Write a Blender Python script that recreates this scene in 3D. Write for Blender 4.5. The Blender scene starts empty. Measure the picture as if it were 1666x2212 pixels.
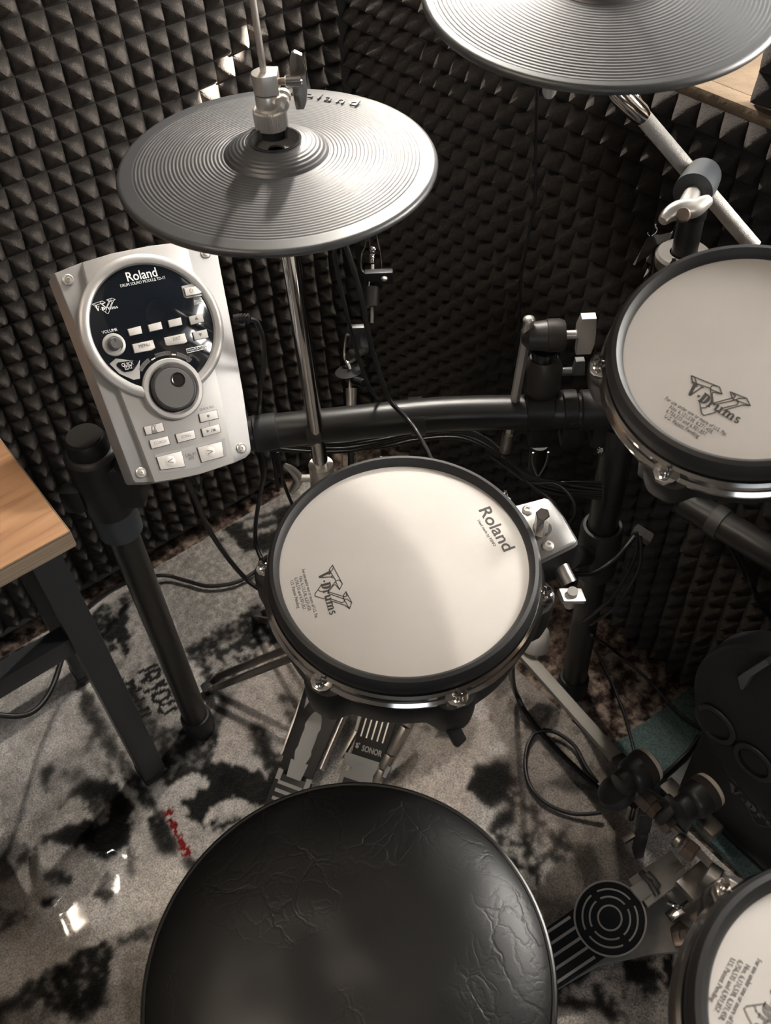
import bpy, bmesh, math, random
import numpy as np
from mathutils import Vector, Matrix, noise
random.seed(7)
PI = math.pi
SC = bpy.context.scene
COL = SC.collection

# ------------------------------------------------------------------ camera
CAMH = 1.5
FPX = 2026.0
_a, _b, _g = [math.radians(v) for v in (-35.148, 48.163, 4.27)]
_Rz = np.array([[math.cos(_a), -math.sin(_a), 0], [math.sin(_a), math.cos(_a), 0], [0, 0, 1]])
_r = np.array([1, 0, 0.]); _f = np.array([0, math.cos(_b), -math.sin(_b)]); _d = np.array([0, -math.sin(_b), -math.cos(_b)])
RM = _Rz @ np.array([math.cos(_g)*_r + math.sin(_g)*_d, -math.sin(_g)*_r + math.cos(_g)*_d, _f]).T   # world = RM @ (right, down, forward)
CP = np.array([0, 0, CAMH])
cam_data = bpy.data.cameras.new('camera'); cam = bpy.data.objects.new('camera', cam_data); COL.objects.link(cam)
cam_data.sensor_fit = 'HORIZONTAL'; cam_data.sensor_width = 36; cam_data.lens = FPX/1666*36
cam_data.clip_start = .02
_m = Matrix(((RM[0, 0], -RM[0, 1], -RM[0, 2], 0), (RM[1, 0], -RM[1, 1], -RM[1, 2], 0), (RM[2, 0], -RM[2, 1], -RM[2, 2], CAMH), (0, 0, 0, 1)))
cam.matrix_world = _m
cam_data.dof.use_dof = True; cam_data.dof.focus_distance = 1.12; cam_data.dof.aperture_fstop = 15
SC.camera = cam

# ------------------------------------------------------------------ world, lights, exposure
W = bpy.data.worlds.new('world'); SC.world = W; W.use_nodes = True
W.node_tree.nodes['Background'].inputs[0].default_value = (.75, .85, 1, 1)
W.node_tree.nodes['Background'].inputs[1].default_value = .3
SC.view_settings.view_transform = 'Standard'; SC.view_settings.look = 'None'
SC.view_settings.gamma = 1; SC.view_settings.exposure = 0.0; SC.view_settings.use_curve_mapping = False

def area(name, loc, look, sx, sy, power, col, spread=PI):
    l = bpy.data.lights.new(name, 'AREA'); l.shape = 'RECTANGLE'; l.size = sx; l.size_y = sy; l.energy = power; l.color = col; l.spread = spread
    o = bpy.data.objects.new(name, l); COL.objects.link(o); o.location = loc
    o.rotation_euler = (Vector(look)-Vector(loc)).to_track_quat('-Z', 'Y').to_euler(); return o
area('window_gap_light', (.965, 1.185, 1.56), (.4, .72, 1.05), .03, .04, 11.5, (1, .92, .82))
area('window_glow_light', (.985, 1.04, 1.50), (.3, .7, .9), .20, .30, 6, (1, .95, .87))
area('window_light', (1.40, .30, 1.30), (0, .7, 1.1), .8, .32, 46, (1, .95, .88))
area('room_fill_light', (-1.3, -2.0, 1.7), (0, .4, .8), 1.0, 1.0, 12, (.86, .92, 1))  # cool fill light added behind the camera; the back wall has no window
sun = bpy.data.lights.new('sun', 'SUN'); sun.energy = 160; sun.angle = .009; sun.color = (1, .9, .78)
so = bpy.data.objects.new('sun', sun); COL.objects.link(so); so.rotation_euler = Vector((-.4, .5, -.3)).to_track_quat('-Z', 'Y').to_euler()

# ------------------------------------------------------------------ measuring helpers
def ray(px, py):
    v = RM @ np.array([px-833., py-1106., FPX]); return v/np.linalg.norm(v)
def onz(px, py, z):
    d = ray(px, py); return Vector(CP + d*(z-CAMH)/d[2])
def onx(px, py, x):
    d = ray(px, py); return Vector(CP + d*x/d[0])
def ony(px, py, y):
    d = ray(px, py); return Vector(CP + d*y/d[1])
def atd(px, py, dep):
    return Vector(CP + RM @ (np.array([(px-833)/FPX, (py-1106)/FPX, 1])*dep))
def onp(px, py, o, n):
    d = ray(px, py); o = np.array(o); n = np.array(n); return Vector(CP + d*((o-CP)@n)/(d@n))
def onvert(x, y, py):
    # height on the vertical line over (x, y) that shows at row py
    lo, hi = 0, CAMH+.3
    def row(z):
        q = RM.T @ (np.array([x, y, z])-CP); return 1106+FPX*q[1]/q[2]
    for _ in range(40):
        m = (lo+hi)/2
        if row(m) > py: lo = m
        else: hi = m
    return (lo+hi)/2

# ------------------------------------------------------------------ materials
MATS = {}
def M(name, col, rough=.5, metal=0., spec=.5, bump=0., bscale=200., var=0., coat=0., aniso=0.):
    if name in MATS: return MATS[name]
    m = bpy.data.materials.new(name); m.use_nodes = True; nt = m.node_tree; b = nt.nodes['Principled BSDF']
    b.inputs['Base Color'].default_value = (*col, 1); b.inputs['Roughness'].default_value = rough; b.inputs['Metallic'].default_value = metal
    b.inputs['Specular IOR Level'].default_value = spec
    if coat: b.inputs['Coat Weight'].default_value = coat
    if bump or var:
        tc = nt.nodes.new('ShaderNodeTexCoord'); n = nt.nodes.new('ShaderNodeTexNoise'); n.inputs['Scale'].default_value = bscale; n.inputs['Detail'].default_value = 4
        nt.links.new(tc.outputs['Object'], n.inputs['Vector'])
        if bump:
            bp = nt.nodes.new('ShaderNodeBump'); bp.inputs['Strength'].default_value = 1; bp.inputs['Distance'].default_value = bump
            nt.links.new(n.outputs['Fac'], bp.inputs['Height']); nt.links.new(bp.outputs['Normal'], b.inputs['Normal'])
        if var:
            n2 = nt.nodes.new('ShaderNodeTexNoise'); n2.inputs['Scale'].default_value = bscale*.25; n2.inputs['Detail'].default_value = 5
            nt.links.new(tc.outputs['Object'], n2.inputs['Vector'])
            mr = nt.nodes.new('ShaderNodeMapRange'); mr.inputs['From Min'].default_value = .3; mr.inputs['From Max'].default_value = .7; mr.inputs['To Min'].default_value = 1-var; mr.inputs['To Max'].default_value = 1+var
            nt.links.new(n2.outputs['Fac'], mr.inputs['Value'])
            mx = nt.nodes.new('ShaderNodeVectorMath'); mx.operation = 'SCALE'; mx.inputs[0].default_value = col
            nt.links.new(mr.outputs['Result'], mx.inputs['Scale']); nt.links.new(mx.outputs['Vector'], b.inputs['Base Color'])
    MATS[name] = m; return m
foam_m = M('foam', (.054, .048, .044), .95, 0, .15, .0012, 420, .12)
black_m = M('black_plastic', (.014, .013, .013), .45, 0, .4)
blackmetal_m = M('black_powder_metal', (.020, .019, .018), .36, 0, .5, .00005, 900)
rubber_m = M('black_rubber', (.022, .022, .023), .5, 0, .4, .00008, 700)
cymbal_m = M('grey_rubber', (.034, .036, .039), .42, 0, .8, .00006, 900, .05)
chrome_m = M('chrome', (.62, .60, .58), .12, 1, .5)
satin_m = M('satin_metal', (.68, .65, .61), .34, .8, .5, .00004, 600)
nickel_m = M('cast_metal', (.42, .40, .37), .38, 1, .5, .00006, 500)
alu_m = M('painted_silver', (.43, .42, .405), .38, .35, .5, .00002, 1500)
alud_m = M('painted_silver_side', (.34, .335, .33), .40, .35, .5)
darkalu_m = M('dark_cast_aluminium', (.10, .10, .10), .42, .6, .5, .0001, 300, .15)
brownalu_m = M('worn_bronze_cast_metal', (.22, .17, .14), .42, .7, .5, .0001, 300, .15)
glass_m = M('black_gloss_panel', (.008, .010, .014), .07, 0, .7)
knob_m = M('grey_dial', (.085, .082, .080), .5, 0, .4)
button_m = M('silver_button', (.60, .575, .55), .42, .15, .5)
ink_m = M('dark_print', (.05, .045, .04), .7)
inkg_m = M('grey_print', (.16, .15, .145), .7)
white_m = M('white_print', (.75, .75, .73), .6)
greyprint_m = M('grey_label', (.12, .115, .11), .6)
cable_m = M('black_cable', (.012, .011, .011), .42, 0, .45)
cream_m = M('cream_felt', (.62, .55, .45), .8, 0, .2, .0003, 500)
edge_m = M('felt_edge_dark', (.03, .022, .018), .8)
steelgrey_m = M('grey_pedal_print', (.27, .265, .26), .55, .1)
matte_m = M('matte_black_rubber', (.010, .011, .013), .8, 0, .2)
frost_m = M('brushed_steel_plate', (.36, .345, .32), .5, .35, .5, .00003, 400, .06)
desk_metal_m = M('desk_frame', (.030, .032, .036), .42, 0, .5)
plaster_m = M('plaster', (.42, .34, .25), .9, 0, .2, .002, 60, .15)
wallp_m = M('wall_paint', (.20, .185, .17), .9)
ceil_m = M('ceiling_paint', (.55, .52, .48), .9)
tape_m = M('black_tape', (.045, .038, .032), .55, 0, .5, .0002, 200)
thread_m = M('thread', (.5, .47, .42), .9)
bluegrey_m = M('blue_grey_rubber', (.045, .052, .060), .45, 0, .5)

def mesh_head_mat():
    m = bpy.data.materials.new('mesh_head'); m.use_nodes = True; nt = m.node_tree; b = nt.nodes['Principled BSDF']
    b.inputs['Base Color'].default_value = (.52, .495, .465, 1); b.inputs['Roughness'].default_value = .48; b.inputs['Specular IOR Level'].default_value = .35
    tc = nt.nodes.new('ShaderNodeTexCoord')
    w1 = nt.nodes.new('ShaderNodeTexWave'); w1.inputs['Scale'].default_value = 320; w1.bands_direction = 'X'
    w2 = nt.nodes.new('ShaderNodeTexWave'); w2.inputs['Scale'].default_value = 320; w2.bands_direction = 'Y'
    ad = nt.nodes.new('ShaderNodeMath'); ad.operation = 'ADD'
    bp = nt.nodes.new('ShaderNodeBump'); bp.inputs['Distance'].default_value = .00006; bp.inputs['Strength'].default_value = .6
    for w in (w1, w2): nt.links.new(tc.outputs['Object'], w.inputs['Vector'])
    nt.links.new(w1.outputs['Fac'], ad.inputs[0]); nt.links.new(w2.outputs['Fac'], ad.inputs[1]); nt.links.new(ad.outputs[0], bp.inputs['Height']); nt.links.new(bp.outputs[0], b.inputs['Normal'])
    n = nt.nodes.new('ShaderNodeTexNoise'); n.inputs['Scale'].default_value = 9; n.inputs['Detail'].default_value = 5
    nt.links.new(tc.outputs['Object'], n.inputs['Vector'])
    cr = nt.nodes.new('ShaderNodeValToRGB'); cr.color_ramp.elements[0].position = .3; cr.color_ramp.elements[0].color = (.50, .475, .445, 1); cr.color_ramp.elements[1].position = .6; cr.color_ramp.elements[1].color = (.55, .525, .495, 1)
    nt.links.new(n.outputs['Fac'], cr.inputs['Fac']); nt.links.new(cr.outputs[0], b.inputs['Base Color'])
    return m
head_m = mesh_head_mat()

def knurl_mat():
    m = bpy.data.materials.new('knurled_steel'); m.use_nodes = True; nt = m.node_tree; b = nt.nodes['Principled BSDF']
    b.inputs['Base Color'].default_value = (.50, .48, .45, 1); b.inputs['Roughness'].default_value = .5; b.inputs['Metallic'].default_value = .35
    tc = nt.nodes.new('ShaderNodeTexCoord'); v = nt.nodes.new('ShaderNodeTexVoronoi'); v.inputs['Scale'].default_value = 1300
    nt.links.new(tc.outputs['Object'], v.inputs['Vector'])
    bp = nt.nodes.new('ShaderNodeBump'); bp.inputs['Distance'].default_value = .00025
    nt.links.new(v.outputs['Distance'], bp.inputs['Height']); nt.links.new(bp.outputs[0], b.inputs['Normal']); return m
knurl_m = knurl_mat()

def leather_mat():
    m = bpy.data.materials.new('black_leatherette'); m.use_nodes = True; nt = m.node_tree; b = nt.nodes['Principled BSDF']
    b.inputs['Base Color'].default_value = (.006, .006, .006, 1); b.inputs['Roughness'].default_value = .41; b.inputs['Specular IOR Level'].default_value = .42
    tc = nt.nodes.new('ShaderNodeTexCoord')
    n0 = nt.nodes.new('ShaderNodeTexNoise'); n0.inputs['Scale'].default_value = 14; n0.inputs['Detail'].default_value = 6
    nt.links.new(tc.outputs['Object'], n0.inputs['Vector'])
    mul = nt.nodes.new('ShaderNodeVectorMath'); mul.operation = 'SCALE'; mul.inputs['Scale'].default_value = .09
    nt.links.new(n0.outputs['Color'], mul.inputs[0])
    def layer(scale, width, strength, stretch):
        mp = nt.nodes.new('ShaderNodeMapping'); mp.inputs['Scale'].default_value = stretch
        add = nt.nodes.new('ShaderNodeVectorMath'); nt.links.new(tc.outputs['Object'], add.inputs[0]); nt.links.new(mul.outputs[0], add.inputs[1])
        nt.links.new(add.outputs[0], mp.inputs['Vector'])
        v = nt.nodes.new('ShaderNodeTexVoronoi'); v.feature = 'DISTANCE_TO_EDGE'; v.inputs['Scale'].default_value = scale
        nt.links.new(mp.outputs[0], v.inputs['Vector'])
        r = nt.nodes.new('ShaderNodeMapRange'); r.inputs['From Min'].default_value = 0; r.inputs['From Max'].default_value = width; r.inputs['To Min'].default_value = -strength; r.inputs['To Max'].default_value = 0
        nt.links.new(v.outputs['Distance'], r.inputs['Value'])
        # creases fade in and out across the seat
        k = nt.nodes.new('ShaderNodeTexNoise'); k.inputs['Scale'].default_value = 7; nt.links.new(add.outputs[0], k.inputs['Vector'])
        kr = nt.nodes.new('ShaderNodeMapRange'); kr.inputs['From Min'].default_value = .42; kr.inputs['From Max'].default_value = .62
        nt.links.new(k.outputs['Fac'], kr.inputs['Value'])
        mm = nt.nodes.new('ShaderNodeMath'); mm.operation = 'MULTIPLY'; nt.links.new(r.outputs[0], mm.inputs[0]); nt.links.new(kr.outputs[0], mm.inputs[1]); return mm
    a = layer(26, .05, .6, (1, .55, 1)); c = layer(60, .10, .35, (.6, 1, 1))
    fine = nt.nodes.new('ShaderNodeTexNoise'); fine.inputs['Scale'].default_value = 500; nt.links.new(tc.outputs['Object'], fine.inputs['Vector'])
    fm = nt.nodes.new('ShaderNodeMath'); fm.operation = 'MULTIPLY'; fm.inputs[1].default_value = .10; nt.links.new(fine.outputs['Fac'], fm.inputs[0])
    s1 = nt.nodes.new('ShaderNodeMath'); nt.links.new(a.outputs[0], s1.inputs[0]); nt.links.new(c.outputs[0], s1.inputs[1])
    s2 = nt.nodes.new('ShaderNodeMath'); nt.links.new(s1.outputs[0], s2.inputs[0]); nt.links.new(fm.outputs[0], s2.inputs[1])
    bp = nt.nodes.new('ShaderNodeBump'); bp.inputs['Distance'].default_value = .0007; bp.inputs['Strength'].default_value = .7
    nt.links.new(s2.outputs[0], bp.inputs['Height']); nt.links.new(bp.outputs[0], b.inputs['Normal']); return m
leather_m = leather_mat()

def wood_mat(name, dark):
    m = bpy.data.materials.new(name); m.use_nodes = True; nt = m.node_tree; b = nt.nodes['Principled BSDF']; b.inputs['Roughness'].default_value = .45
    tc = nt.nodes.new('ShaderNodeTexCoord'); mp = nt.nodes.new('ShaderNodeMapping'); mp.inputs['Rotation'].default_value = (0, 0, math.radians(4))
    mp.inputs['Scale'].default_value = (3, 30, 30) if not dark else (2, 2, 160)
    nt.links.new(tc.outputs['Object'], mp.inputs['Vector'])
    n = nt.nodes.new('ShaderNodeTexNoise'); n.inputs['Scale'].default_value = 1.3; n.inputs['Detail'].default_value = 8; n.inputs['Distortion'].default_value = 1.1
    nt.links.new(mp.outputs[0], n.inputs['Vector'])
    cr = nt.nodes.new('ShaderNodeValToRGB'); e = cr.color_ramp.elements
    e[0].position = .33; e[0].color = (.21, .095, .045, 1) if not dark else (.13, .09, .06, 1)
    e[1].position = .68; e[1].color = (.44, .245, .13, 1) if not dark else (.34, .26, .19, 1)
    k = cr.color_ramp.elements.new(.48); k.color = (.37, .195, .10, 1) if not dark else (.27, .20, .14, 1)
    nt.links.new(n.outputs['Fac'], cr.inputs['Fac']); nt.links.new(cr.outputs[0], b.inputs['Base Color']); return m
wood_m = wood_mat('wood_veneer', False); woodedge_m = wood_mat('plywood_edge', True)

def carpet_mat():
    m = bpy.data.materials.new('brown_speckled_carpet'); m.use_nodes = True; nt = m.node_tree; b = nt.nodes['Principled BSDF']; b.inputs['Roughness'].default_value = .95; b.inputs['Specular IOR Level'].default_value = .1
    tc = nt.nodes.new('ShaderNodeTexCoord'); n = nt.nodes.new('ShaderNodeTexNoise'); n.inputs['Scale'].default_value = 38; n.inputs['Detail'].default_value = 4; n.inputs['Roughness'].default_value = .6
    nt.links.new(tc.outputs['Object'], n.inputs['Vector']); cr = nt.nodes.new('ShaderNodeValToRGB'); cr.color_ramp.interpolation = 'LINEAR'; e = cr.color_ramp.elements
    e[0].position = .40; e[0].color = (.022, .016, .015, 1); e[1].position = .62; e[1].color = (.33, .26, .21, 1)
    k = cr.color_ramp.elements.new(.47); k.color = (.085, .055, .045, 1); k = cr.color_ramp.elements.new(.53); k.color = (.16, .12, .095, 1)
    nt.links.new(n.outputs['Fac'], cr.inputs['Fac']); nt.links.new(cr.outputs[0], b.inputs['Base Color'])
    n2 = nt.nodes.new('ShaderNodeTexNoise'); n2.inputs['Scale'].default_value = 500; bp = nt.nodes.new('ShaderNodeBump'); bp.inputs['Distance'].default_value = .003
    nt.links.new(tc.outputs['Object'], n2.inputs['Vector']); nt.links.new(n2.outputs['Fac'], bp.inputs['Height']); nt.links.new(bp.outputs[0], b.inputs['Normal']); return m
def rug_mat(name, attr=True, col=(.1, .1, .1)):
    m = bpy.data.materials.new(name); m.use_nodes = True; nt = m.node_tree; b = nt.nodes['Principled BSDF']; b.inputs['Roughness'].default_value = .95; b.inputs['Specular IOR Level'].default_value = .1
    b.inputs['Sheen Weight'].default_value = .15
    tc = nt.nodes.new('ShaderNodeTexCoord')
    n = nt.nodes.new('ShaderNodeTexNoise'); n.inputs['Scale'].default_value = 330; n.inputs['Detail'].default_value = 3; nt.links.new(tc.outputs['Object'], n.inputs['Vector'])
    mr = nt.nodes.new('ShaderNodeMapRange'); mr.inputs['From Min'].default_value = .3; mr.inputs['From Max'].default_value = .7; mr.inputs['To Min'].default_value = .6; mr.inputs['To Max'].default_value = 1.35
    nt.links.new(n.outputs['Fac'], mr.inputs['Value'])
    mx = nt.nodes.new('ShaderNodeVectorMath'); mx.operation = 'SCALE'
    if attr:
        at = nt.nodes.new('ShaderNodeVertexColor'); at.layer_name = 'pattern'; nt.links.new(at.outputs['Color'], mx.inputs[0])
    else: mx.inputs[0].default_value = col
    nt.links.new(mr.outputs[0], mx.inputs['Scale']); nt.links.new(mx.outputs[0], b.inputs['Base Color'])
    bp = nt.nodes.new('ShaderNodeBump'); bp.inputs['Distance'].default_value = .003; nt.links.new(n.outputs['Fac'], bp.inputs['Height']); nt.links.new(bp.outputs[0], b.inputs['Normal']); return m

# ------------------------------------------------------------------ mesh helpers
def frame(o, z, x=None):
    z = Vector(z).normalized()
    x = Vector(x) if x is not None else (Vector((1, 0, 0)) if abs(z.x) < .9 else Vector((0, 1, 0)))
    x = (x - z*x.dot(z)).normalized(); y = z.cross(x)
    o = Vector(o)
    return Matrix(((x.x, y.x, z.x, o.x), (x.y, y.y, z.y, o.y), (x.z, y.z, z.z, o.z), (0, 0, 0, 1)))
class MB:
    def __init__(s): s.v = []; s.f = []
    def add(s, vs, fs, mat=None):
        k = len(s.v)
        s.v += [tuple(mat @ Vector(v)) if mat is not None else tuple(v) for v in vs]
        s.f += [tuple(i+k for i in f) for f in fs]; return s
    def box(s, c, size, mat=None, bev=0.0, seg=2, taper=None):
        bm = bmesh.new(); bmesh.ops.create_cube(bm, size=1)
        for v in bm.verts:
            t = 1.0
            if taper and v.co.z > 0: t = taper
            v.co = Vector((v.co.x*size[0]*t, v.co.y*size[1]*t, v.co.z*size[2]))
        if bev: bmesh.ops.bevel(bm, geom=bm.edges[:], offset=bev, segments=seg, profile=.6, affect='EDGES')
        for v in bm.verts: v.co += Vector(c)
        bm.verts.index_update()
        s.add([v.co.copy() for v in bm.verts], [[v.index for v in f.verts] for f in bm.faces], mat); bm.free(); return s
    def bar(s, p, q, w, h, up=(0, 0, 1), bev=0.0):
        p, q = Vector(p), Vector(q); L = (q-p).length; m = frame((p+q)/2, q-p, Vector(up).cross(q-p))
        return s.box((0, 0, 0), (w, h, L), m, bev)
    def lathe(s, prof, mat=None, n=32, cap0=True, cap1=True):
        vs = []; fs = []
        for r, z in prof:
            for i in range(n):
                a = 2*PI*i/n; vs.append((r*math.cos(a), r*math.sin(a), z))
        for j in range(len(prof)-1):
            for i in range(n):
                k = (i+1) % n; fs.append((j*n+i, j*n+k, (j+1)*n+k, (j+1)*n+i))
        if cap0: fs.append(tuple(range(n-1, -1, -1)))
        if cap1: fs.append(tuple((len(prof)-1)*n+i for i in range(n)))
        return s.add(vs, fs, mat)
    def cyl(s, p, q, r, r2=None, n=24, bev=0.0):
        p, q = Vector(p), Vector(q); L = (q-p).length; r2 = r if r2 is None else r2
        pr = [(r, 0), (r2, L)] if not bev else [(r-bev, 0), (r, bev), (r2, L-bev), (r2-bev, L)]
        return s.lathe(pr, frame(p, q-p), n)
    def tube(s, pts, r, n=10, closed=False):
        pts = [Vector(p) for p in pts]; N = len(pts)
        vs = []; fs = []; up = None
        for i, p in enumerate(pts):
            a = pts[(i-1) % N] if (closed or i > 0) else p; b = pts[(i+1) % N] if (closed or i < N-1) else p
            t = (b-a).normalized()
            if up is None: up = t.orthogonal().normalized()
            up = (up - t*up.dot(t))
            up = up.normalized() if up.length > 1e-6 else t.orthogonal().normalized()
            w = t.cross(up); rr = r[i] if isinstance(r, (list, tuple)) else r
            for k in range(n):
                c = 2*PI*k/n; vs.append(p + up*math.cos(c)*rr + w*math.sin(c)*rr)
        M_ = N if closed else N-1
        for i in range(M_):
            for k in range(n):
                j = (i+1) % N; l = (k+1) % n; fs.append((i*n+k, i*n+l, j*n+l, j*n+k))
        if not closed: fs.append(tuple(range(n-1, -1, -1))); fs.append(tuple((N-1)*n+k for k in range(n)))
        return s.add(vs, fs)
    def sphere(s, c, r, sc=(1, 1, 1), mat=None, n=20):
        pr = [(r*math.sin(PI*i/12)+1e-5, -r*math.cos(PI*i/12)) for i in range(13)]
        k = len(s.v); s.lathe(pr, None, n)
        for i in range(k, len(s.v)):
            v = Vector((s.v[i][0]*sc[0]+c[0], s.v[i][1]*sc[1]+c[1], s.v[i][2]*sc[2]+c[2])); s.v[i] = tuple(mat @ v if mat is not None else v)
        return s
    def prism(s, poly, z0, z1, mat=None, bev=0.0, seg=2):
        # poly: (x, y) list in the local frame
        if bev:
            bm = bmesh.new(); vv = [bm.verts.new((x, y, z0)) for x, y in poly]; f = bm.faces.new(vv)
            if f.normal.z < 0: bmesh.ops.reverse_faces(bm, faces=[f])
            r = bmesh.ops.extrude_face_region(bm, geom=[f]); top = [g for g in r['geom'] if isinstance(g, bmesh.types.BMVert)]
            for v in top: v.co.z = z1
            ed = [e for e in bm.edges if e.verts[0] in top and e.verts[1] in top]
            bmesh.ops.bevel(bm, geom=ed, offset=bev, segments=seg, profile=.6, affect='EDGES')
            bmesh.ops.recalc_face_normals(bm, faces=bm.faces[:]); bm.verts.index_update()
            s.add([v.co.copy() for v in bm.verts], [[v.index for v in f.verts] for f in bm.faces], mat); bm.free(); return s
        n = len(poly); vs = [(x, y, z0) for x, y in poly]+[(x, y, z1) for x, y in poly]
        fs = [tuple(range(n-1, -1, -1)), tuple(range(n, 2*n))]+[(i, (i+1) % n, n+(i+1) % n, n+i) for i in range(n)]
        return s.add(vs, fs, mat)
    def build(s, name, mat, parent=None, angle=35, label=None):
        me = bpy.data.meshes.new(name); me.from_pydata(s.v, [], s.f)
        bm = bmesh.new(); bm.from_mesh(me); bmesh.ops.recalc_face_normals(bm, faces=bm.faces[:]); bm.to_mesh(me); bm.free()
        me.materials.append(mat); me.polygons.foreach_set('use_smooth', [True]*len(me.polygons)); me.set_sharp_from_angle(angle=math.radians(angle))
        o = bpy.data.objects.new(name, me); COL.objects.link(o)
        if parent is not None: o.parent = parent
        if label: o['label'] = label
        return o
def smooth_path(pts, n=10):
    pts = [Vector(p) for p in pts]; out = []
    for i in range(len(pts)-1):
        a = pts[max(i-1, 0)]; b = pts[i]; c = pts[i+1]; d = pts[min(i+2, len(pts)-1)]
        for k in range(n):
            t = k/n; out.append(.5*((2*b)+(c-a)*t+(2*a-5*b+4*c-d)*t*t+(3*b-a-3*c+d)*t**3))
    out.append(pts[-1]); return out
def tag(o, label, cat, group=None, kind=None):
    o['label'] = label; o['category'] = cat
    if group: o['group'] = group
    if kind: o['kind'] = kind
    return o
def thing(name, label, cat, mat=None, group=None):
    o = bpy.data.objects.new(name, None); COL.objects.link(o); o.empty_display_size = .05
    if mat is not None: o.matrix_world = mat
    return tag(o, label, cat, group)
def structure(o): o['kind'] = 'structure'; return o
def text(name, body, mat, parent, m, size, bold=0., align='LEFT', shear=0., sx=1., depth=.00015, spacing=1., width=None):
    c = bpy.data.curves.new(name, 'FONT'); c.body = body; c.size = size; c.offset = bold*size; c.align_x = align; c.shear = shear; c.extrude = depth; c.space_character = spacing; c.resolution_u = 3
    o = bpy.data.objects.new(name, c); COL.objects.link(o); bpy.context.view_layer.update()
    me = bpy.data.meshes.new_from_object(o.evaluated_get(bpy.context.evaluated_depsgraph_get()))
    bpy.data.objects.remove(o); bpy.data.curves.remove(c)
    if width:
        xs = [v.co.x for v in me.vertices]; sx = width/max(1e-6, max(xs)-min(xs))
    me.transform(m @ Matrix.Diagonal((sx, 1, 1, 1))); me.materials.clear(); me.materials.append(mat); me.name = name
    o = bpy.data.objects.new(name, me); COL.objects.link(o)
    if parent is not None: o.parent = parent
    return o
def flat2d(p0, p1, z=0.0):
    # local matrix on a thing's own plane: origin p0, writing towards p1
    d = Vector((p1[0]-p0[0], p1[1]-p0[1], 0)).normalized()
    return Matrix(((d.x, -d.y, 0, p0[0]), (d.y, d.x, 0, p0[1]), (0, 0, 1, z), (0, 0, 0, 1)))
def ribbon(mb, pts, w, z0, z1):
    # flat line drawn on a plane, as a thin raised strip
    for a, b in zip(pts[:-1], pts[1:]):
        a = Vector((a[0], a[1])); b = Vector((b[0], b[1])); d = (b-a)
        if d.length < 1e-6: continue
        d.normalize(); n = Vector((-d.y, d.x))*w/2; a = a-d*w*.4; b = b+d*w*.4
        mb.prism([tuple(a-n), tuple(b-n), tuple(b+n), tuple(a+n)], z0, z1)

# ------------------------------------------------------------------ room shell
XW, YW = .945, 1.335            # wall planes behind the foam
def quadbox(name, lo, hi, mat):
    mb = MB(); mb.box(((lo[0]+hi[0])/2, (lo[1]+hi[1])/2, (lo[2]+hi[2])/2), (hi[0]-lo[0], hi[1]-lo[1], hi[2]-lo[2]))
    return structure(mb.build(name, mat))
floor = quadbox('floor', (-2.2, -2.2, -.05), (XW+.1, YW+.1, 0), carpet_mat())
quadbox('ceiling', (-2.2, -2.2, 2.5), (1.5, YW+.1, 2.6), M('grey_ceiling', (.24, .23, .22), .9))
quadbox('wall_left', (-2.2, YW, 0), (1.5, YW+.1, 2.5), wallp_m)
quadbox('wall_back', (-2.2, -2.3, 0), (1.5, -2.2, 2.5), wallp_m)
quadbox('wall_far', (-2.3, -2.3, 0), (-2.2, YW+.1, 2.5), wallp_m)
# right wall with a deep window niche above a sill at z = .99
XO = 1.50
mb = MB()
mb.box(((XW+XO)/2, (-2.2+YW)/2, .495), (XO-XW, YW+2.2, .99))
mb.box(((XW+XO)/2, (-2.2-.35)/2, 1.75), (XO-XW, 1.85, 1.52))
mb.box(((XW+XO)/2, (1.22+YW)/2, 1.75), (XO-XW, YW-1.22, 1.52))
mb.box(((XW+XO)/2, .415, 2.25), (XO-XW, 1.53, .52))
structure(mb.build('wall_right', M('niche_plaster', (.24, .20, .16), .9, 0, .2, .002, 60, .15)))
mb = MB(); mb.box((1.20, .415, 1.0), (.49, 1.52, .012), None, .003); mb.box((.957, .30, .995), (.05, 1.3, .02), None, .004)
structure(mb.build('trim_1', M('sill_plaster', (.17, .125, .085), .9, 0, .2, .002, 60, .2)))
# window: frame and a blind with a slit through which a thin line of sun falls
win = bpy.data.objects.new('window_1', None); COL.objects.link(win); win.location = (1.46, .415, 1.17); structure(win)
mb = MB()
for y in (-.745, .745): mb.box((0, y, .40), (.05, .04, .82))
mb.box((0, 0, -.08), (.05, 1.53, .16)); mb.box((0, 0, .80), (.05, 1.53, .05)); mb.box((.02, -.38, .4), (.02, .04, .8))
mb.build('window_frame', ceil_m, win)
em = bpy.data.materials.new('daylit_blind'); em.use_nodes = True; b = em.node_tree.nodes['Principled BSDF']; b.inputs['Base Color'].default_value = (.7, .7, .68, 1)
b.inputs['Emission Color'].default_value = (.95, .97, 1, 1); b.inputs['Emission Strength'].default_value = 1.5
mb = MB(); mb.box((-.03, 0, .556), (.004, 1.52, .528)); mb.box((-.03, 0, .119), (.004, 1.52, .298)); mb.box((-.03, -.4325, .280), (.004, .655, .03)); mb.box((-.03, .4025, .280), (.004, .715, .03))
mb.build('blind', em, win)

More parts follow.
